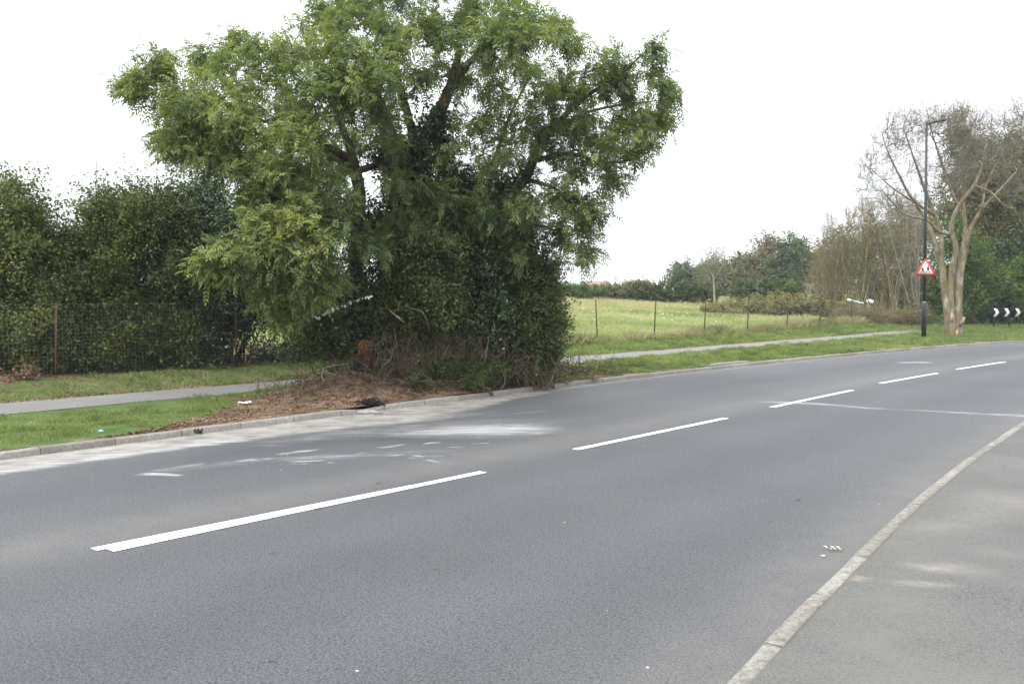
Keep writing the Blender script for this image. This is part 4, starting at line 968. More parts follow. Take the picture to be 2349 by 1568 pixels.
# fallen leaves and bits on soil, path edge
t = np.concatenate([rng.uniform(6, 18.5, 2600), rng.uniform(2, 13, 1500), rng.uniform(14, 44, 700)])
d = np.concatenate([kerb_far(t[:2600]) + .15 + rng.random(2600) ** 1. * np.interp(t[:2600], sp_t, sp_w), path_back(t[2600:]) + np.where(rng.random(2200) < .55, rng.normal(size=2200) * .14 + .1, rng.random(2200) * 1.6)])
p = np.concatenate([xy(t, d), (H(t, d) + .012)[:, None]], 1)
Q = leaf_quads(p, rng.uniform(.025, .065, len(t)), unit(rng.normal(size=p.shape) * np.array([1, 1, .35])), unit(np.array([0, 0, 1]) + rng.normal(size=p.shape) * .4), .6)
tag(quads('leaf_litter', Q, rng.random(len(t)), M['litter_leaf']), 'brown fallen leaves scattered over soil and path edge', 'leaf litter', None, 'stuff')
s = Shape()
for k in range(2100):
    t = rng.normal() * 2.0 + 13.4 if k % 4 else rng.uniform(9.0, 18.5); d = kerb_far(t) + .2 + rng.random() ** .8 * 2.0
    if t < 11.3 and k % 4: continue
    c_ = np.array([*xy(t, d), 0]); c_[2] = float(H(t, d)) + rng.uniform(.01, .12) * (1 if k % 2 else 1.6)
    u = unit(rng.normal(size=3) * np.array([1, 1, .35])); L = rng.uniform(.08, .4)
    if k % 4 == 0: u = unit(rng.normal(size=3) * np.array([.6, .6, 1])); u[2] = abs(u[2]); c_[2] += L * .2
    s.tube([c_ - u * L, c_ + rng.normal(size=3) * .025, c_ + u * L], [rng.uniform(.003, .008), .005, .002], 4, rng.random(), False)
tag(s.build('brushwood', M['broken']), 'tangle of snapped twigs and roots over the torn earth by the kerb', 'brushwood', None, 'stuff')
s = Shape()
for k in range(1500):
    t = rng.normal() * 1.2 + 13.2; d = kerb_far(t) + .25 + rng.random() ** .7 * 1.9
    c_ = np.array([*xy(t, d), 0]); c_[2] = float(H(t, d)) + rng.uniform(.0, .09); u = unit(rng.normal(size=3) * np.array([1, 1, .5])); L = rng.uniform(.04, .2)
    s.tube([c_ - u * L, c_ + rng.normal(size=3) * .03, c_ + u * L], [.006, .009, .003], 4, rng.random(), False)
tag(s.build('root_mat', M['twig_dark']), 'dark torn roots and mouldering twigs heaped around the scorched trunk', 'roots', None, 'stuff')
p_ = []
for k in range(60):
    t = rng.uniform(9, 18); d = kerb_far(t) + .2 + rng.random() * 1.4; c_ = np.array([*xy(t, d), float(H(t, d)) + .03])
    p_.append(c_ + rng.normal(size=(14, 3)) * np.array([.07, .07, .03]))
p_ = np.concatenate(p_)
tag(quads('green_sprigs', leaf_quads(p_, rng.uniform(.03, .06, len(p_)), unit(rng.normal(size=p_.shape) + np.array([0, 0, .5])), rand_dirs(len(p_)), .5), rng.random(len(p_)), M['low']), 'small green sprigs sprouting from the bare earth', 'weeds', None, 'stuff')
s = Shape()
for k in range(2300):
    x = rng.uniform(850, 1275); Z = 16.7 + rng.random() * .9 + (x - 860) / 400 * 1.35
    a = P(x, 868 - (x - 850) * .04 - 110 * rng.random() ** 1.5, Z); u = unit(rng.normal(size=3) * np.array([.8, .4, 1.])); L = rng.uniform(.1, .45)
    if x < 885 and Z < 17.3 and k % 5: continue
    s.tube([a - u * L, a + rng.normal(size=3) * .05, a + u * L], [.005, .0045, .002], 4, rng.random(), False)
tag(s.build('bare_twigs', M['twig']), 'bare grey brown twigs woven through the lower thicket', 'twigs', None, 'stuff')
# clods
s = Shape()
for k in range(620):
    t = rng.uniform(5.5, 17); d = kerb_far(t) + .18 + rng.random() * np.interp(t, sp_t, sp_w) * .9
    c_ = np.array([*xy(t, d), 0]); c_[2] = float(H(t, d)) + .005; r = rng.uniform(.01, .04) * (1.4 if 9 < t < 14 else .7)
    V = unit(rng.normal(size=(8, 3)) * .25 + np.array([[x, y, z] for x in (-1, 1) for y in (-1, 1) for z in (-1, 1)])) * r * rng.uniform(.6, 1.2, (8, 1))
    s.add(V + c_, [(0, 1, 3, 2), (4, 6, 7, 5), (0, 4, 5, 1), (2, 3, 7, 6), (0, 2, 6, 4), (1, 5, 7, 3)], rng.random())
tag(s.build('soil_clods', plain('soil_clod', (.12, .075, .048), .95, .1, .4, 20)), 'loose clods of brown earth on the churned verge', 'soil clods', None, 'stuff')

# small things
def lump(name, c, size, mat, label, cat, seed=1, flat=.5):
    r1 = np.random.default_rng(seed); s = Shape(); n1, n2 = 6, 9
    V = []
    for i in range(n1 + 1):
        th = math.pi * i / n1
        for j in range(n2):
            ph = 2 * math.pi * j / n2; q = 1 + r1.uniform(-.3, .3)
            V.append((math.sin(th) * math.cos(ph) * size[0] * q, math.sin(th) * math.sin(ph) * size[1] * q, math.cos(th) * size[2] * q + size[2] * flat))
    f = [(i * n2 + j, i * n2 + (j + 1) % n2, (i + 1) * n2 + (j + 1) % n2, (i + 1) * n2 + j) for i in range(n1) for j in range(n2)]
    s.add(np.array(V) + c, f); o = s.build(name, mat); tag(o, label, cat); return o
def sheet(name, c, ext, mat, label, cat, seed=1, amp=.05):
    r1 = np.random.default_rng(seed); n = 14
    a, b_ = np.meshgrid(np.linspace(-1, 1, n), np.linspace(-1, 1, n), indexing='ij')
    rim = 1 - .25 * vnoise(a * 2, b_ * 2, seed, 2.)
    X = c[0] + a * ext[0] * rim; Y = c[1] + b_ * ext[1] * rim
    Z = c[2] + amp * (vnoise(a * 2.5, b_ * 2.5, seed + 3, 1.7)) + ext[2] * a
    o = grid(name, X, Y, Z, mat, smooth=True); so = o.modifiers.new('thick', 'SOLIDIFY'); so.thickness = .004
    tag(o, label, cat); return o
p = T(232, 990); lump('plastic_scrap', p, (.035, .025, .02), M['blue'], 'small pale blue plastic scrap on the grass near the left kerb', 'litter', 2)
p = T(562, 928); sheet('paper_scrap', p + np.array([0, 0, .01]), (.11, .05, .0), M['plastic'], 'crumpled white scrap on bare earth left of the soil bank', 'litter', 5, .05)
p = T(848, 928); 
s = Shape()
for k in range(46):
    c_ = p + rng.normal(size=3) * np.array([.11, .09, .02]) + np.array([0, .08, .03]); u = unit(rng.normal(size=3) * np.array([1, 1, .5])); L = rng.uniform(.04, .14)
    s.tube([c_ - u * L, c_ + rng.normal(size=3) * .02, c_ + u * L], [.008, .014, .004], 5, rng.random(), True, .3)
tag(s.build('charred_debris', M['char']), 'heap of black charred debris lying on the kerb edge', 'debris')
p = T(455, 990); s = Shape()
for k in range(16):
    c_ = p + rng.normal(size=3) * np.array([.022, .02, .008]); u = unit(rng.normal(size=3)); s.tube([c_ - u * .03, c_, c_ + u * .03], [.008, .012, .005], 5, rng.random(), True, .3)
tag(s.build('turf_clod', M['twig_dark']), 'dark clod of turf on the kerb left of the bare earth', 'clod')
p = G(846, 948, 0); lump('kerb_fragment', p + np.array([0, -.02, .0]), (.2, .06, .035), M['bare_stone'], 'broken piece of kerb stone lying in the gutter below the charred debris', 'kerb fragment', 4)
# fallen ash leaf, scrap and twigs on the road
fl_ = thing('fallen_leaf', G(1914, 1258), 'pale yellow green fallen ash leaf on the asphalt near the pavement kerb', 'leaf')
c0 = G(1914, 1258, .012)
s = Shape(); a = c0 + np.array([-.05, .01, 0]); b_ = c0 + np.array([.05, -.01, 0]); s.tube([a, (a + b_) / 2 + np.array([0, 0, .006]), b_], .0012, 4); s.build('stalk', M['twig_tan'], fl_)
pq = []; dq = []
for q, (ax, sg) in enumerate([(-.045, 1), (-.02, -1), (0.0, 1), (.005, -1), (.035, 1), (.04, -1)]):
    pq.append(c0 + np.array([ax, -.2 * ax, .002])); dq.append((-.35, .9 * sg, .25))
quads('leaflets', leaf_quads(np.array(pq), .05, unit(np.array(dq, float)), np.tile([0, 0, 1.], (6, 1)), .4), np.full(6, .9), leaf_mat('pale_fallen_leaflets', [(0, (.4, .45, .2)), (1, (.66, .7, .42))], .1), fl_)
sheet('paper_scrap', G(1888, 1274, .006), (.012, .007, .0), M['plastic'], 'tiny white scrap on the road below the fallen ash leaf', 'litter', 8, .008)
for k, (x, y, L) in enumerate([(628, 1268, .07), (730, 1168, .05), (1000, 1304, .04), (1832, 1147, .035), (868, 1108, .06), (625, 1516, .04)]):
    c_ = G(x, y, .008); an = rng.uniform(-.6, .6); u = np.array([math.cos(an), math.sin(an), 0])
    s = Shape(); s.tube([c_ - u * L / 2, c_ + np.array([0, .006, .003]), c_ + u * L / 2], [.002, .003, .0015], 5)
    where = ['below the double painted mark', 'beside the long lane mark', 'in the middle of the near lane', 'near the right hand wheel track', 'above the long lane mark', 'at the bottom edge of the picture'][k]
    tag(s.build('small_twig', M['broken']), 'small brown twig lying on the road ' + where, 'twig', 'twigs on the carriageway')

# ------------------------------------------------------------------ wire fence
fence = thing('wire_fence', (*xy(20., FENCE(20.)), float(H(20., FENCE(20.)))), 'wire mesh fence on rusty angle posts along the field edge', 'fence')
k_t = [td(P(x, 690, Z))[0] for x, Z in []]
pt = [-3.2, .3, 3.9, 7.9, 11.8, 15.6, 19.2, 22.4]
pt += [25.7, 29.3, 33.1, 36.9, 41.0, 44.9, 49.2, 53.0]
lean = rng.normal(size=(len(pt), 2)) * .02
TOPZ = 1.765
for k, t in enumerate(pt):
    q = xy(t, FENCE(t)); z0 = float(H(t, FENCE(t))) - .15
    s = Shape(); R2 = Matrix.Rotation(rad(40) + .1, 3, 'Z')
    hgt = TOPZ - z0 + rng.uniform(-.01, .035)
    c_ = np.array([q[0], q[1], z0 + hgt / 2]); ln = lean[k]
    for (sx, sy, ox, oy) in ((.038, .006, 0, 0), (.006, .038, -.016, .016)):
        V = np.array([[x, y, z] for x in (-1, 1) for y in (-1, 1) for z in (-1, 1)]) * np.array([sx, sy, hgt]) / 2 + np.array([ox, oy, 0])
        V[:, :2] += (V[:, 2:3] + hgt / 2) * ln
        s.add(V + c_, [(0, 1, 3, 2), (4, 6, 7, 5), (0, 4, 5, 1), (2, 3, 7, 6), (0, 2, 6, 4), (1, 5, 7, 3)])
    s.build('post', M['rust'], fence)
s = Shape(); wr = .0009
zs = [np.linspace(.05, 1, 19)]
tline = np.arange(pt[0], pt[-1] + .1, .6)
def sagz(t): 
    i = np.clip(np.searchsorted(pt, t) - 1, 0, len(pt) - 2); a = np.array(pt)[i]; b_ = np.array(pt)[i + 1]; f = (t - a) / (b_ - a)
    return -.035 * 4 * f * (1 - f) * (t > 17)
gz = H(tline, FENCE(tline))
for f in np.linspace(.06, 1, 20):
    z = gz + (TOPZ - .03 - gz) * f + sagz(tline)
    s.tube(np.concatenate([xy(tline, FENCE(tline) - .028), z[:, None]], 1), wr * (1.7 if f == 1 else 1), 3, .5, False)
tv = np.arange(pt[0], pt[-1], .075)
gz = H(tv, FENCE(tv)); qv = xy(tv, FENCE(tv) - .026); zt = TOPZ - .03 + sagz(tv)
for i in range(len(tv)):
    s.tube([[qv[i, 0], qv[i, 1], gz[i] + .02], [qv[i, 0], qv[i, 1], zt[i]]], wr, 3, .5, False)
s.build('wire_mesh', M['wire'], fence)

# ------------------------------------------------------------------ street lamp and warning sign
lb = T(2119, 775)
lamp = thing('street_lamp', lb, 'tall black street lamp with short arm on the verge before the bare tree', 'street lamp')
Zl = lb[1]; px2m = Zl / F
def up_to(y): return EYE[2] + (P(2119, y, Zl)[2] - EYE[2])
z_sh = P(2119, 694, Zl)[2]; z_top = P(2124, 283, Zl)[2]
s = Shape(); s.tube([lb - [0, 0, .2], [lb[0], lb[1], z_sh - .03], [lb[0], lb[1], z_sh]], [.098, .098, .085], 20); s.build('lamp_base', M['black_paint'], lamp, True)
s = Shape(); s.tube([[lb[0], lb[1], z_sh + .002], [lb[0], lb[1], z_sh + .06]], [.075, .06], 16); s.build('collar', M['grey_metal'], lamp, True)
s = Shape(); s.tube([[lb[0], lb[1], z_sh - .01], [lb[0], lb[1], (z_sh + z_top) / 2], [lb[0], lb[1], z_top]], [.064, .056, .045], 16); s.build('pole', M['black_paint'], lamp, True)
s = Shape(); q = np.array([lb[0], lb[1], z_top]); ar = unit(np.array([.93, -.36, 0]))
s.tube([q + [0, 0, -.03], q + ar * .25 + [0, 0, .02]], [.04, .035], 10); s.build('arm', M['black_paint'], lamp, True)
s = Shape(); Rl = np.array([ar, np.cross([0, 0, 1], ar), [0, 0, 1]]).T
hd = q + ar * .46 + np.array([0, 0, .055])
Rt = np.array(Matrix.Rotation(rad(-8), 3, 'Y'))
pr = [(-.25, .05, .035), (-.1, .1, .045), (.15, .115, .04), (.25, .06, .02)]
V = []
for (x, w_, h_) in pr:
    for (a_, b2) in ((-1, -.6), (1, -.6), (.7, 1), (-.7, 1)): V.append(Rl @ (Rt @ np.array([x, a_ * w_, b2 * h_])) + hd)
f = [(i * 4 + j, i * 4 + (j + 1) % 4, (i + 1) * 4 + (j + 1) % 4, (i + 1) * 4 + j) for i in range(3) for j in range(4)] + [(3, 2, 1, 0), (12, 13, 14, 15)]
s.add(V, f); lh = s.build('lamp_head', M['black_paint'], lamp)
s = Shape(); s.box(hd + np.array([0, 0, -.031]), (.2, .13, .012), Rl @ Rt); s.build('lamp_glass', M['glass'], lamp)
# triangular sign: children crossing
sg = np.array([lb[0], lb[1] - .085, P(2120, 613, Zl)[2]])
sign = thing('warning_sign', sg, 'red bordered triangular sign with two walking children on the lamp post', 'road sign')
yaw = math.atan2(-lb[0], lb[1]) * .7
Rs = np.array(Matrix.Rotation(yaw, 3, 'Z'))
def plate(poly, y0, th, mat, nm, par):
    n = len(poly); V = [Rs @ np.array([x, y0, z]) + sg for x, z in poly] + [Rs @ np.array([x, y0 + th, z]) + sg for x, z in poly]
    s = Shape(); s.add(V, [tuple(range(n)), tuple(range(2 * n - 1, n - 1, -1))] + [(i, i + n, (i + 1) % n + n, (i + 1) % n) for i in range(n)])
    return s.build(nm, mat, par)
def rtri(h, r, cz=0):                        # rounded triangle of height h
    R = h * 2 / 3 - 2 * r; pts = []
    for k in range(3):
        a0 = math.pi / 2 + k * 2 * math.pi / 3; c_ = (R * math.cos(a0), R * math.sin(a0) + cz)
        for e in np.linspace(-math.pi / 3, math.pi / 3, 6): pts.append((c_[0] + r * math.cos(a0 + e), c_[1] + r * math.sin(a0 + e)))
    return pts
hs = .72; cz = -.10
plate(rtri(hs, .045, cz), 0, .004, M['sign_red'], 'border', sign)
plate(rtri(hs * .70, .012, cz), -.004, .003, M['sign_white'], 'face', sign)
def child(ox, sc_):
    K = lambda pts: [(ox + x * sc_, cz - .13 + y * sc_) for x, y in pts]
    a = np.linspace(0, 2 * math.pi, 10, endpoint=False)
    out = [K([(.5 + .075 * math.cos(q), .92 + .085 * math.sin(q)) for q in a]),
           K([(.40, .84), (.58, .84), (.62, .62), (.66, .42), (.36, .42), (.42, .62)]),
           K([(.42, .80), (.46, .72), (.30, .58), (.20, .52), (.18, .57), (.28, .66)]),
           K([(.56, .80), (.60, .72), (.74, .60), (.84, .62), (.83, .56), (.72, .53), (.56, .66)]),
           K([(.38, .43), (.50, .43), (.40, .22), (.26, .04), (.14, .02), (.16, .07), (.24, .1), (.34, .26)]),
           K([(.52, .43), (.65, .43), (.70, .24), (.84, .06), (.90, .0), (.80, .0), (.62, .20)])]
    return out
pc = Shape()
for poly in child(-.235, .25) + child(-.06, .30):
    n = len(poly); V = [Rs @ np.array([x, -.007, z]) + sg for x, z in poly] + [Rs @ np.array([x, -.0045, z]) + sg for x, z in poly]
    sgn = sum(poly[i][0] * poly[(i + 1) % n][1] - poly[(i + 1) % n][0] * poly[i][1] for i in range(n))
    pc.add(V, [tuple(range(n)), tuple(range(2 * n - 1, n - 1, -1))] + [(i, i + n, (i + 1) % n + n, (i + 1) % n) for i in range(n)])
pc.build('pictogram', M['sign_black'], sign)
for dzz in (-.22, .1):
    s = Shape(); s.box(sg + Rs @ np.array([0, .03, dzz]), (.16, .05, .03), Rs); s.build('bracket', M['grey_metal'], sign)

# ------------------------------------------------------------------ chevron board on the bend
cb = T(2300, 750)
Zc = cb[1]; w0 = P(2267, 706, Zc); w1 = P(2343, 727, Zc)
chev = thing('chevron_sign', (cb[0], cb[1], cb[2]), 'black board with three white chevrons pointing right at the bend', 'road sign')
wd_, hg_ = w1[0] - w0[0], w0[2] - w1[2]
cc = np.array([(w0[0] + w1[0]) / 2, Zc, (w0[2] + w1[2]) / 2])
Rc = np.array(Matrix.Rotation(rad(-9), 3, 'Z'))
s = Shape(); s.box(cc, (wd_ * 1.01, .02, hg_), Rc); s.build('board', M['sign_black'], chev)
for k in range(3):
    ox = (-.5 + .19 + .302 * k) * wd_ + .06; hh = hg_ * .44; tw_ = wd_ * .085; tk = wd_ * .1
    poly = [(ox - tw_ * .5, hh), (ox + tk * .45, hh), (ox + tw_ * .5 + tk * .75, 0), (ox + tk * .45, -hh), (ox - tw_ * .5 - .02, -hh), (ox + tw_ * .5 - tk * .15, 0)]
    V = [Rc @ np.array([x, -.016, z]) + cc for x, z in poly] + [Rc @ np.array([x, -.0105, z]) + cc for x, z in poly]
    s = Shape(); n = 6
    s.add(V, [(0, 5, 2, 1), (5, 4, 3, 2), (n, n + 1, n + 2, n + 5), (n + 5, n + 2, n + 3, n + 4)] + [(i, (i + 1) % n, (i + 1) % n + n, i + n) for i in range(n)])
    s.build('chevron', M['sign_white'], chev)
for x in (2281, 2316):
    q = P(x, 716, Zc + .12); gz_ = float(Hw(q)) - .2
    s = Shape(); s.tube([[q[0], q[1] + .03, gz_], [q[0], q[1] + .03, cc[2] + hg_ * .3]], .038, 12); s.build('post', M['black_paint'], chev, True)

# ------------------------------------------------------------------ bare tree by the bend
tb = T(2190, 768); Zt = tb[1]
bt_ = thing('bare_tree', tb, 'tall leafless multi stemmed tree with pale bark behind the street lamp', 'tree')
def LT(px, r): return ([P(x, y, Zt + dz) for x, y, dz in px], [q * .86 for q in r])
limbs = [
    LT([(2178, 775, 0), (2176, 745, 0), (2170, 680, 0), (2160, 600, 0), (2142, 545, 0), (2125, 505, .2), (2100, 470, .4)], [.24, .2, .19, .17, .12, .08, .05]),
    LT([(2160, 600, 0), (2161, 540, .3), (2146, 495, .3), (2122, 438, .4), (2105, 388, .5), (2090, 345, .5), (2074, 298, .5)], [.12, .11, .1, .08, .06, .04, .02]),
    LT([(2196, 780, 0), (2196, 740, 0), (2199, 640, 0), (2214, 555, 0), (2228, 520, -.2), (2252, 478, -.5), (2290, 440, -.8), (2330, 395, -1)], [.28, .22, .2, .18, .11, .08, .06, .03]),
    LT([(2186, 780, -.15), (2184, 740, -.12), (2180, 665, -.1), (2184, 612, -.2), (2196, 570, -.4), (2178, 524, -.5), (2198, 470, -.6), (2236, 425, -.7), (2252, 388, -.8), (2262, 330, -.8)], [.22, .17, .15, .15, .14, .12, .1, .08, .06, .03]),
    LT([(2180, 535, -.4), (2156, 535, -.6), (2129, 503, -.8), (2076, 495, -1.1), (2045, 462, -1.2), (2015, 425, -1.3)], [.09, .07, .06, .045, .03, .015]),
    LT([(2146, 495, .3), (2093, 462, .1), (2060, 397, 0), (2032, 340, 0), (2022, 300, 0)], [.08, .07, .05, .03, .015]),
    LT([(2098, 465, .1), (2043, 429, -.2), (2000, 388, -.4)], [.05, .03, .015]),
    LT([(2198, 470, -.6), (2178, 429, -.3), (2154, 356, 0), (2138, 306, .2), (2124, 245, .3)], [.08, .06, .05, .03, .015]),
    LT([(2214, 555, 0), (2212, 480, .5), (2206, 400, .9), (2200, 320, 1.1), (2190, 262, 1.2)], [.12, .09, .07, .05, .02]),
    LT([(2252, 478, -.5), (2262, 420, 0), (2300, 350, .4), (2330, 280, .6)], [.07, .05, .035, .015]),
    LT([(2236, 425, -.7), (2275, 440, -1.), (2300, 470, -1.2), (2330, 480, -1.3)], [.06, .04, .03, .015]),
]
tgs = []
for (cx, cy, rx, ry, n, rd2) in [(2030, 345, 50, 80, 110, 1.), (2010, 430, 60, 40, 70, .8), (2080, 300, 55, 70, 120, 1.2), (2120, 400, 80, 70, 120, 1.5), (2145, 290, 50, 60, 110, 1.3), (2205, 300, 55, 65, 150, 1.4), (2210, 400, 70, 60, 120, 1.5),
                                 (2280, 330, 70, 85, 190, 1.4), (2330, 420, 60, 60, 80, 1.2), (2340, 290, 40, 70, 90, 1.), (2060, 480, 60, 30, 50, .8), (1995, 380, 22, 30, 30, .5)]:
    for _ in range(n):
        u = unit(rng.normal(size=3)) * rng.random() ** .4
        tgs.append(P(cx + u[0] * rx, cy + u[1] * ry, Zt + u[2] * rd2))
tgs = np.array(tgs)
sk = grow(limbs, tgs, .0075, 2.35, .12)
skeleton_mesh('trunk', sk, M['bark_pale'], bt_, 12, 4, True, False, .1)
skeleton_mesh('branches', sk, M['twig_old'], bt_, 12, 3, False, True)
s = Shape(); sprays(s, sk, 3, .8, .0048, .5, .42); s.build('twigs', M['twig_old'], bt_)
Nn, _, paths, nl, tg = sk
tips = np.array([Nn[p[-1]] for p in paths[nl:]]); 
kk = rng.choice(len(tips), 900); kk = kk[(tips[kk, 0] > P(2150, 300, Zt)[0])]
pq = np.repeat(tips[kk], 3, 0) + rng.normal(size=(len(kk) * 3, 3)) * .12
quads('last_leaves', leaf_quads(pq, rng.uniform(.06, .11, len(pq)), rand_dirs(len(pq)), rand_dirs(len(pq)), .6), rng.random(len(pq)), M['far_brown'], bt_)
for (x, y, w_, h_) in [(2194, 764, 5, 14), (2183, 727, 3.5, 12)]:
    s = Shape()
    for k in range(9):
        a = P(x + rng.normal() * w_ * .4, y + h_ * .7, Zt - .29); b_ = P(x + rng.normal() * w_ * .4, y - h_ * rng.uniform(.4, 1), Zt - .24)
        s.tube([a, (a + b_) / 2 - np.array([0, .02, 0]), b_], [.022, .025, .006], 5, rng.random(), True, .2)
    s.build('torn_patch', M['fresh'], bt_)
s = Shape(); s.tube([P(2200, 748, Zt - .1), P(2207, 737, Zt - .12), P(2212, 727, Zt - .12)], [.12, .1, .07], 8, .5, True, .15); s.build('snapped_spur', M['bark_pale'], bt_)

# ------------------------------------------------------------------ trees and hedges beyond
def far_tree(name, label, cat, base_px, blobs, n, size, mat, group, trunk_mat='bark', Z=None, sigma=.35, shell=.4, trunk_r=.16, twigs=40, up=.4, nbr=18):
    b0 = T(*base_px) if Z is None else P(base_px[0], base_px[1], Z)
    b0[2] = float(Hw(b0)); Zb = b0[1]
    t = thing(name, b0, label, cat, group)
    bl = [(P(x, y, Zb + dz), (rx * Zb / F, rd2, ry * Zb / F)) for x, y, rx, ry, dz, rd2 in blobs]
    Q, v = cloud(bl, n, size, sigma, 45, up, shell, .6, floor=.1)
    quads('crown', Q, v, M[mat], t)
    top = np.mean([b_[0] for b_ in bl], axis=0)
    limbs = [([b0 - [0, 0, .2], b0 * .6 + top * .4 + rng.normal(size=3) * .1, top], [trunk_r, trunk_r * .75, trunk_r * .35])]
    tg_ = []
    for _ in range(nbr + twigs):
        c_, r_ = bl[rng.integers(len(bl))]; tg_.append(c_ + unit(rng.normal(size=3)) * np.array(r_) * rng.uniform(.4, 1.1))
    sk = grow(limbs, np.array(tg_), .009, 2.3, .3)
    skeleton_mesh('trunk', sk, M[trunk_mat], t, 8, 4)
    return t
BG_ = 'trees beyond the field hedge'
far_tree('field_tree', 'dark green rounded tree at the left end of the far tree line', 'tree', (1585, 690), [(1570, 632, 34, 26, 0, 2), (1600, 640, 40, 34, 0, 2), (1560, 655, 24, 20, 0, 1.5)], 9000, .26, 'far_green', BG_, Z=108)
far_tree('field_tree', 'olive brown tree just right of the dark rounded one in the far line', 'tree', (1665, 690), [(1650, 635, 45, 40, 0, 2.5), (1690, 630, 45, 38, 0, 2.5), (1710, 605, 32, 26, 0, 2), (1660, 665, 60, 25, -1, 2)], 12000, .26, 'far_olive', BG_, Z=104)
far_tree('field_tree', 'russet thin leaved tree between olive and tall dark green trees', 'tree', (1750, 690), [(1750, 600, 35, 45, 0, 2.5), (1740, 640, 45, 40, 0, 2.5), (1765, 565, 28, 26, 0, 2)], 8000, .24, 'far_brown', BG_, Z=104, sigma=.45)
far_tree('field_tree', 'tall dense grey green tree dominating the far tree line', 'tree', (1820, 685), [(1815, 575, 42, 42, 0, 2.5), (1840, 610, 50, 50, 0, 2.5), (1795, 620, 42, 45, 0, 2.5), (1870, 620, 40, 45, 0, 2.5), (1820, 650, 70, 28, 0, 2.5)], 18000, .26, 'far_green', BG_, Z=100)
far_tree('field_tree', 'mixed brown green tree between tall green tree and bare saplings', 'tree', (1915, 700), [(1910, 600, 40, 50, 0, 2), (1930, 560, 30, 40, 0, 2), (1940, 640, 45, 55, 0, 2), (1895, 650, 40, 40, 0, 2)], 9000, .22, 'far_olive', BG_, Z=80, sigma=.4)
HF = 'clipped hedges along the far side of the field'
def far_hedge(label, x0, x1, ytop0, ytop1, ybase0, ybase1, Z, n, mat, size=.16):
    xs = np.linspace(x0, x1, max(3, int((x1 - x0) / 22)))
    bl = []
    for x in xs:
        f = (x - x0) / (x1 - x0); yt = ytop0 + (ytop1 - ytop0) * f + rng.normal() * 1.2; yb = ybase0 + (ybase1 - ybase0) * f
        c_ = P(x, (yt + yb) / 2 + 2, Z); bl.append((c_, (20 * Z / F, 1.0, (yb - yt) / 2 * Z / F * 1.1)))
    m_ = np.mean([b_[0] for b_ in bl], axis=0); m_[2] = float(Hw(m_))
    t = thing('field_hedge', m_, label, 'hedge', HF)
    Q, v = cloud(bl, n, size, .16, 40, .6, .35, .7); quads('foliage', Q, v, M[mat], t)
    for c_, r_ in bl:
        s = Shape(); g = c_.copy(); g[2] = float(Hw(g)) - .1; s.tube([g, c_], [.04, .02], 5); s.build('stem', M['twig_dark'], t)
    return t
far_hedge('trimmed dark green hedge nearest the ash with two red roofs above it', 1270, 1425, 650, 655, 676, 688, 78, 16000, 'right_green')
far_hedge('brownish bushy stretch of hedge between two trimmed green stretches', 1420, 1475, 648, 650, 688, 693, 77.5, 7000, 'far_olive')
far_hedge('thicker green hedge stretch ending by the thin birch', 1465, 1625, 648, 644, 694, 697, 77, 17000, 'haw')
far_hedge('isolated dark hedge block standing above the bramble bank', 1700, 1820, 643, 645, 680, 684, 76, 12000, 'haw')
far_hedge('bright green hedge end beside the pile of dead branches', 1795, 1822, 645, 648, 672, 674, 75.5, 3000, 'right_green')
# small round bush at the hedge and dead branch pile
s = Shape(); c0 = T(1855, 668); c0 = P(1855, 660, 78)
for k in range(240):
    a = P(1855 + rng.normal() * 18, 661 + rng.normal() * 4, 78 + rng.normal() * .5); u = unit(rng.normal(size=3) * np.array([1, .5, .5])); L = rng.uniform(.2, .8)
    s.tube([a - u * L, a + rng.normal(size=3) * .12, a + u * L], [.02, .02, .008], 3, rng.random(), False)
tag(s.build('branch_pile', M['twig_grey']), 'grey pile of dead branches right of the bright hedge end', 'branch pile')
# bramble bank
bb = thing('bramble_bank', T(1760, 722), 'wide olive brown bramble bank across the field behind the fence', 'bramble')
bl = []
for x in np.linspace(1630, 1925, 15):
    f = (x - 1630) / 295; yt = 690 - 18 * sstep(0, .6, f); yb = 722 + 2 * f; Z = 60 - 4 * f
    bl.append((P(x, (yt + yb) / 2 + 4, Z), (26 * Z / F, 1.4 + f, (yb - yt) / 2 * Z / F * 1.05)))
Q, v = cloud(bl, 30000, .11, .16, 40, .7, .35, .7, floor=0.02); quads('foliage', Q, v, M['bramble'], bb)
# birch-like thin tree in the field
bz = P(1640, 705, 72); bz[2] = float(Hw(bz))
th = thing('thin_tree', bz, 'slender almost leafless pale tree standing at the hedge end in the field', 'tree')
limbs = [([bz, P(1638, 660, 72), P(1636, 620, 72), P(1630, 580, 72)], [.09, .075, .055, .02]), ([P(1637, 640, 72), P(1655, 615, 72), P(1662, 585, 72)], [.04, .025, .01]), ([P(1637, 650, 72), P(1618, 620, 72), P(1608, 590, 72)], [.04, .025, .01])]
tgs = np.array([P(1636 + rng.normal() * 20, 605 + rng.normal() * 24, 72 + rng.normal() * .5) for _ in range(420)])
sk = grow(limbs, tgs, .009, 2.3); skeleton_mesh('trunk', sk, M['twig_grey'], th, 8, 3)
Q, v = cloud([(P(1634, 600, 72), (1.1, .8, 1.4)), (P(1610, 625, 72), (.7, .6, .8))], 1300, .1, .25, 8); quads('crown', Q, v, M['far_olive'], th)

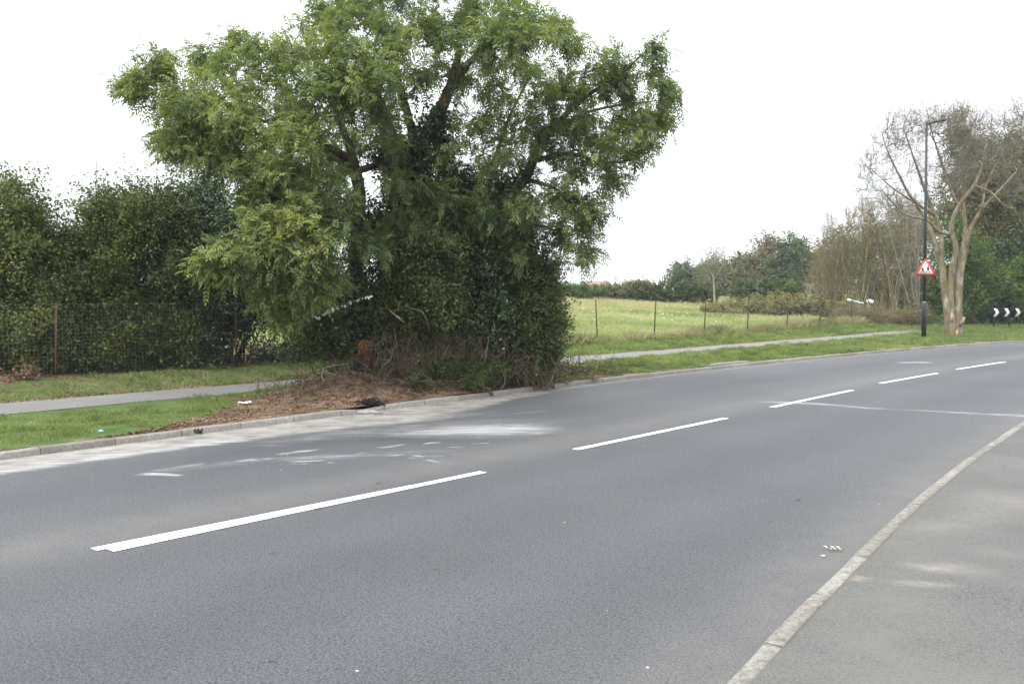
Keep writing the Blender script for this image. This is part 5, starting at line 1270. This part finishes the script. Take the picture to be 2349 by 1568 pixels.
# bare saplings right of the bramble
SG = 'leafless ochre saplings behind the fence'
sap = [(1905, 740, 560, 56, 'tan'), (1925, 742, 530, 57, 'grey'), (1948, 742, 515, 56, 'tan'), (1972, 745, 505, 55, 'tan'), (1990, 745, 495, 57, 'grey'), (2012, 745, 505, 55, 'tan'), (2035, 748, 480, 56, 'grey'), (2055, 748, 500, 54, 'tan'),
       (2075, 750, 470, 56, 'grey'), (2095, 750, 490, 54, 'tan'), (2105, 752, 520, 53, 'grey'), (1880, 735, 610, 58, 'tan')]
desc = ['ochre sapling leftmost but one of the bare clump', 'grey sapling behind the bare clump left side', 'ochre sapling rising above the white plastic', 'ochre sapling right of the white plastic sheet', 'pale grey sapling in the middle of the bare clump', 'ochre sapling in the middle of the bare clump',
        'tall grey sapling in the right half of the clump', 'ochre sapling well left of the lamp post', 'tallest grey sapling of the bare clump', 'ochre sapling touching the lamp post outline', 'grey sapling nearest the lamp post', 'short ochre sapling at the left end of the clump']
for (x, yb, yt, Z, kd_), de in zip(sap, desc):
    b0 = P(x, yb, Z); b0[2] = float(Hw(b0)) - .1; tp = P(x + rng.normal() * 8, yt - 26, Z); hgt = tp[2] - b0[2]
    t = thing('sapling', b0, de, 'sapling', SG)
    lm = []
    for q in range(5):
        tq = tp + np.array([rng.normal() * .7, rng.normal() * .5, -abs(rng.normal()) * .7 - .1 * q]); bq = b0 + rng.normal(size=3) * np.array([.05, .05, 0])
        lm.append(([bq, bq * .6 + tq * .4 + rng.normal(size=3) * .12, bq * .3 + tq * .7 + rng.normal(size=3) * .12, tq], [.035, .027, .018, .008]))
    tq = []
    for _ in range(260):
        h_ = rng.random() ** .8; c_ = b0 + (tp - b0) * (.12 + .9 * h_); r = .95 * math.sin(math.pi * min(1, .25 + .62 * h_)); a_ = rng.uniform(0, 6.283)
        tq.append(c_ + np.array([math.cos(a_) * r * rng.random(), math.sin(a_) * r * rng.random(), .1]))
    sk = grow(lm, np.array(tq), .0085, 2.5, .25)
    mt_ = M['twig_tan'] if kd_ == 'tan' else M['twig_grey']
    skeleton_mesh('stems', sk, mt_, t, 5, 3)
    s = Shape(); sprays(s, sk, 2, .6, .0055, .7, .3); s.build('twigs', mt_, t)
    Q, v = cloud([(b0 * .4 + tp * .6, (.9, .8, hgt * .42))], 900 if kd_ == 'tan' else 500, .075, .25, 6); quads('last_leaves', Q, v, M['far_olive'], t)
# brown scrub at their feet
for (x_, y_, Z_), de in zip([(1940, 725, 52), (2000, 728, 51), (2060, 730, 51), (2100, 728, 51)], ['below the left end of the long plastic sheet', 'between the plastic sheets and the last fence post', 'left of the lamp post behind the path end', 'directly behind the street lamp base']):
    shrub('dry_scrub', 'brown dry scrub ' + de, 'scrub', [(x_, y_, 42, 21, Z_, .8)], 5000, .09, 'far_brown', 'dry scrub at the foot of the bare saplings', sigma=.2, stems=8, twigs=60, stem_mat='twig_tan', aspect=.25, shoots=10)
sheet('plastic_sheet', P(1962, 696, 50.2), (.5, .12, -.12), M['plastic'], 'long white plastic sheet caught in the scrub behind the fence', 'plastic sheet', 6, .2)
sheet('plastic_sheet', P(1996, 696, 50.4), (.17, .1, -.02), M['plastic'], 'short white plastic sheet right of the long one in the scrub', 'plastic sheet', 9, .25)
p = T(1993, 741); lump('plastic_scrap', p, (.12, .1, .08), M['plastic'], 'small white scrap at the grass edge below the plastic sheets', 'litter', 12)
# trees on the right behind the bare tree
RG = 'trees behind the bend at the right'
far_tree('background_tree', 'grey green conical tree behind the bare saplings', 'tree', (2040, 745), [(2030, 555, 60, 55, 0, 1.8), (2085, 545, 55, 80, 0, 1.8), (1970, 585, 45, 60, 0, 1.6), (2050, 640, 80, 70, 0, 1.6), (1990, 660, 60, 50, 0, 1.5)], 24000, .14, 'far_green', RG, Z=64, sigma=.3)
far_tree('background_tree', 'brown tinged tall tree showing above the bare crown', 'tree', (2215, 745), [(2200, 310, 36, 62, 0, 1.2), (2235, 350, 45, 60, 0, 1.4), (2215, 410, 62, 60, 0, 1.6), (2290, 360, 40, 50, 0, 1.2), (2180, 470, 60, 70, 0, 1.6), (2230, 520, 60, 70, 0, 1.6), (2130, 530, 50, 60, 0, 1.4)], 26000, .13, 'far_olive', RG, Z=58, sigma=.32, shell=.5)
far_tree('background_tree', 'wide ochre crowned tree at the right edge above the dark hollow', 'tree', (2330, 745), [(2310, 470, 70, 70, 0, 1.8), (2350, 400, 60, 70, 0, 1.8), (2345, 335, 38, 50, 0, 1.4), (2295, 410, 50, 50, 0, 1.5), (2290, 560, 60, 50, 0, 1.5), (2370, 540, 60, 80, 0, 1.8)], 40000, .13, 'far_olive', RG, Z=57, sigma=.3)
far_tree('background_tree', 'bright green leafy tree right behind the pale trunk', 'tree', (2240, 755), [(2225, 580, 50, 50, 0, 1.2), (2260, 640, 50, 60, 0, 1.3), (2230, 690, 45, 50, 0, 1.2), (2150, 650, 50, 70, .6, 1.2), (2130, 710, 40, 40, .4, 1.), (2190, 540, 40, 40, .5, 1.)], 26000, .12, 'right_green', RG, Z=53, sigma=.25)
far_tree('background_tree', 'evergreen coloured dark to paint the shade of the hollow behind the chevron board', 'tree', (2300, 750), [(2300, 640, 60, 90, 0, 1.4), (2350, 600, 60, 90, 0, 1.4), (2290, 700, 60, 55, 0, 1.2), (2360, 700, 50, 60, 0, 1.2), (2240, 720, 40, 35, .4, .9)], 34000, .12, 'ivy', RG, Z=54.5, sigma=.25)  # dark leaf colour stands in for the shade inside the hollow
far_tree('background_tree', 'pale leaved branch mass overhanging the right edge above the chevrons', 'tree', (2385, 760), [(2345, 620, 22, 45, 0, .6), (2370, 660, 40, 60, 0, .9), (2352, 670, 20, 25, 0, .5)], 7000, .12, 'right_green', RG, Z=48, sigma=.16)
far_tree('background_tree', 'dark tree mass closing the view behind the bare saplings and lamp', 'tree', (2150, 740), [(2100, 680, 80, 60, 0, 1.5), (2180, 640, 70, 100, 0, 1.8), (2260, 480, 90, 90, 0, 2.), (2340, 500, 80, 100, 0, 2.), (2300, 620, 100, 110, 0, 2.)], 26000, .2, 'far_green', RG, Z=68, sigma=.4)
s = None
# bare twiggy tree above the left hedgerow
lt = P(215, 700, 24.); lt[2] = float(Hw(lt))
bt2 = thing('bare_sapling', lt, 'thin leafless sapling poking above the dip in the left hedgerow', 'sapling')
limbs = [([lt, P(222, 520, 24), P(220, 430, 24), P(222, 345, 24)], [.04, .025, .014, .005])]
tgs = np.array([P(215 + rng.normal() * 18, rng.uniform(365, 500), 24 + rng.normal() * .2) for _ in range(60)])
sk = grow(limbs, tgs, .002, 2.3); skeleton_mesh('trunk', sk, M['twig_grey'], bt2, 6, 3)

# ------------------------------------------------------------------ houses on the skyline
def house(label, x0, x1, yr, ye, Z, roofm, chim=False):
    a, b_ = P(x0, yr, Z), P(x1, yr, Z); ez = P(x0, ye, Z)[2]; rz = a[2]; L = b_[0] - a[0]; cx = (a[0] + b_[0]) / 2
    g = float(Hw(np.array([cx, Z, 0.]))); dp = 7.0
    t = thing('house', (cx, Z, g), label, 'house', 'houses on the skyline beyond the field')
    s = Shape(); hw = L / 2 - .25
    V = [(cx - hw, Z - dp / 2, g - 1), (cx + hw, Z - dp / 2, g - 1), (cx + hw, Z + dp / 2, g - 1), (cx - hw, Z + dp / 2, g - 1), (cx - hw, Z - dp / 2, ez), (cx + hw, Z - dp / 2, ez), (cx + hw, Z + dp / 2, ez), (cx - hw, Z + dp / 2, ez), (cx - hw, Z, rz - .12), (cx + hw, Z, rz - .12)]
    s.add(V, [(0, 1, 5, 4), (2, 3, 7, 6), (1, 2, 6, 9, 5), (3, 0, 4, 8, 7)]); s.build('wall', M['render_wall'], t)
    s = Shape(); o_ = .35; h2 = L / 2; x_l, x_r = cx - h2, cx + h2; k = .12
    for sgn in (-1, 1):
        y1 = Z + sgn * (dp / 2 + o_)
        s.add([(x_l, y1, ez - .2), (x_r, y1, ez - .2), (x_r, Z, rz), (x_l, Z, rz), (x_l, y1, ez - .2 - k), (x_r, y1, ez - .2 - k), (x_r, Z, rz - k), (x_l, Z, rz - k)], [(0, 1, 2, 3), (7, 6, 5, 4), (0, 4, 5, 1), (1, 5, 6, 2), (3, 7, 4, 0)])
    rf = s.build('roof', roofm, t)
    if chim:
        s = Shape(); s.box((cx + h2 * .7, Z, rz + .2), (.7, .7, 1.2)); ch = s.build('chimney', M['render_wall']); adopt(ch, t); ch.parent = rf; ch.matrix_parent_inverse = rf.matrix_world.inverted()
    for wx in (-.5, .1, .55):
        s = Shape(); s.box((cx + wx * h2, Z - dp / 2 - .03, ez - 1.3), (1.1, .06, 1.1)); s.build('window', M['window'], t)
house('house with a long red tiled roof showing above the trimmed hedge', 1343, 1396, 644.5, 651.5, 320, M['roof_red'])
house('house with a red tiled roof above the brownish stretch of hedge', 1437, 1491, 643.5, 652, 320, M['roof_red'])
house('house with a low grey roof and chimney close beside the ash thicket', 1286, 1338, 648.5, 652.5, 380, M['roof_grey'], True)
q0 = P(1811, 690, 120); q0[2] = 2.5
s = Shape(); s.tube([q0, P(1811, 500, 120)], [.05, .03], 6); tag(s.build('mast', M['grey_metal']), 'very thin mast rising above the tall grey green tree', 'mast')

# ------------------------------------------------------------------ thin volume added to imitate the pale veil of lens flare
s = Shape(); s.box((60, 290, 9.0), (900, 700, 18.4)); hz = s.build('flare_veil', None); tag(hz, None, None, kind='stuff')
hm_ = bpy.data.materials.new('flare_veil_volume'); hm_.use_nodes = True; hn = hm_.node_tree; hn.nodes.clear()
ho = hn.nodes.new('ShaderNodeOutputMaterial'); pv = hn.nodes.new('ShaderNodeVolumePrincipled')
pv.inputs['Color'].default_value = (.92, .95, 1, 1); pv.inputs['Density'].default_value = .0005
hn.links.new(pv.outputs[0], ho.inputs['Volume']); hz.data.materials.append(hm_)
sc.cycles.volume_bounces = 0
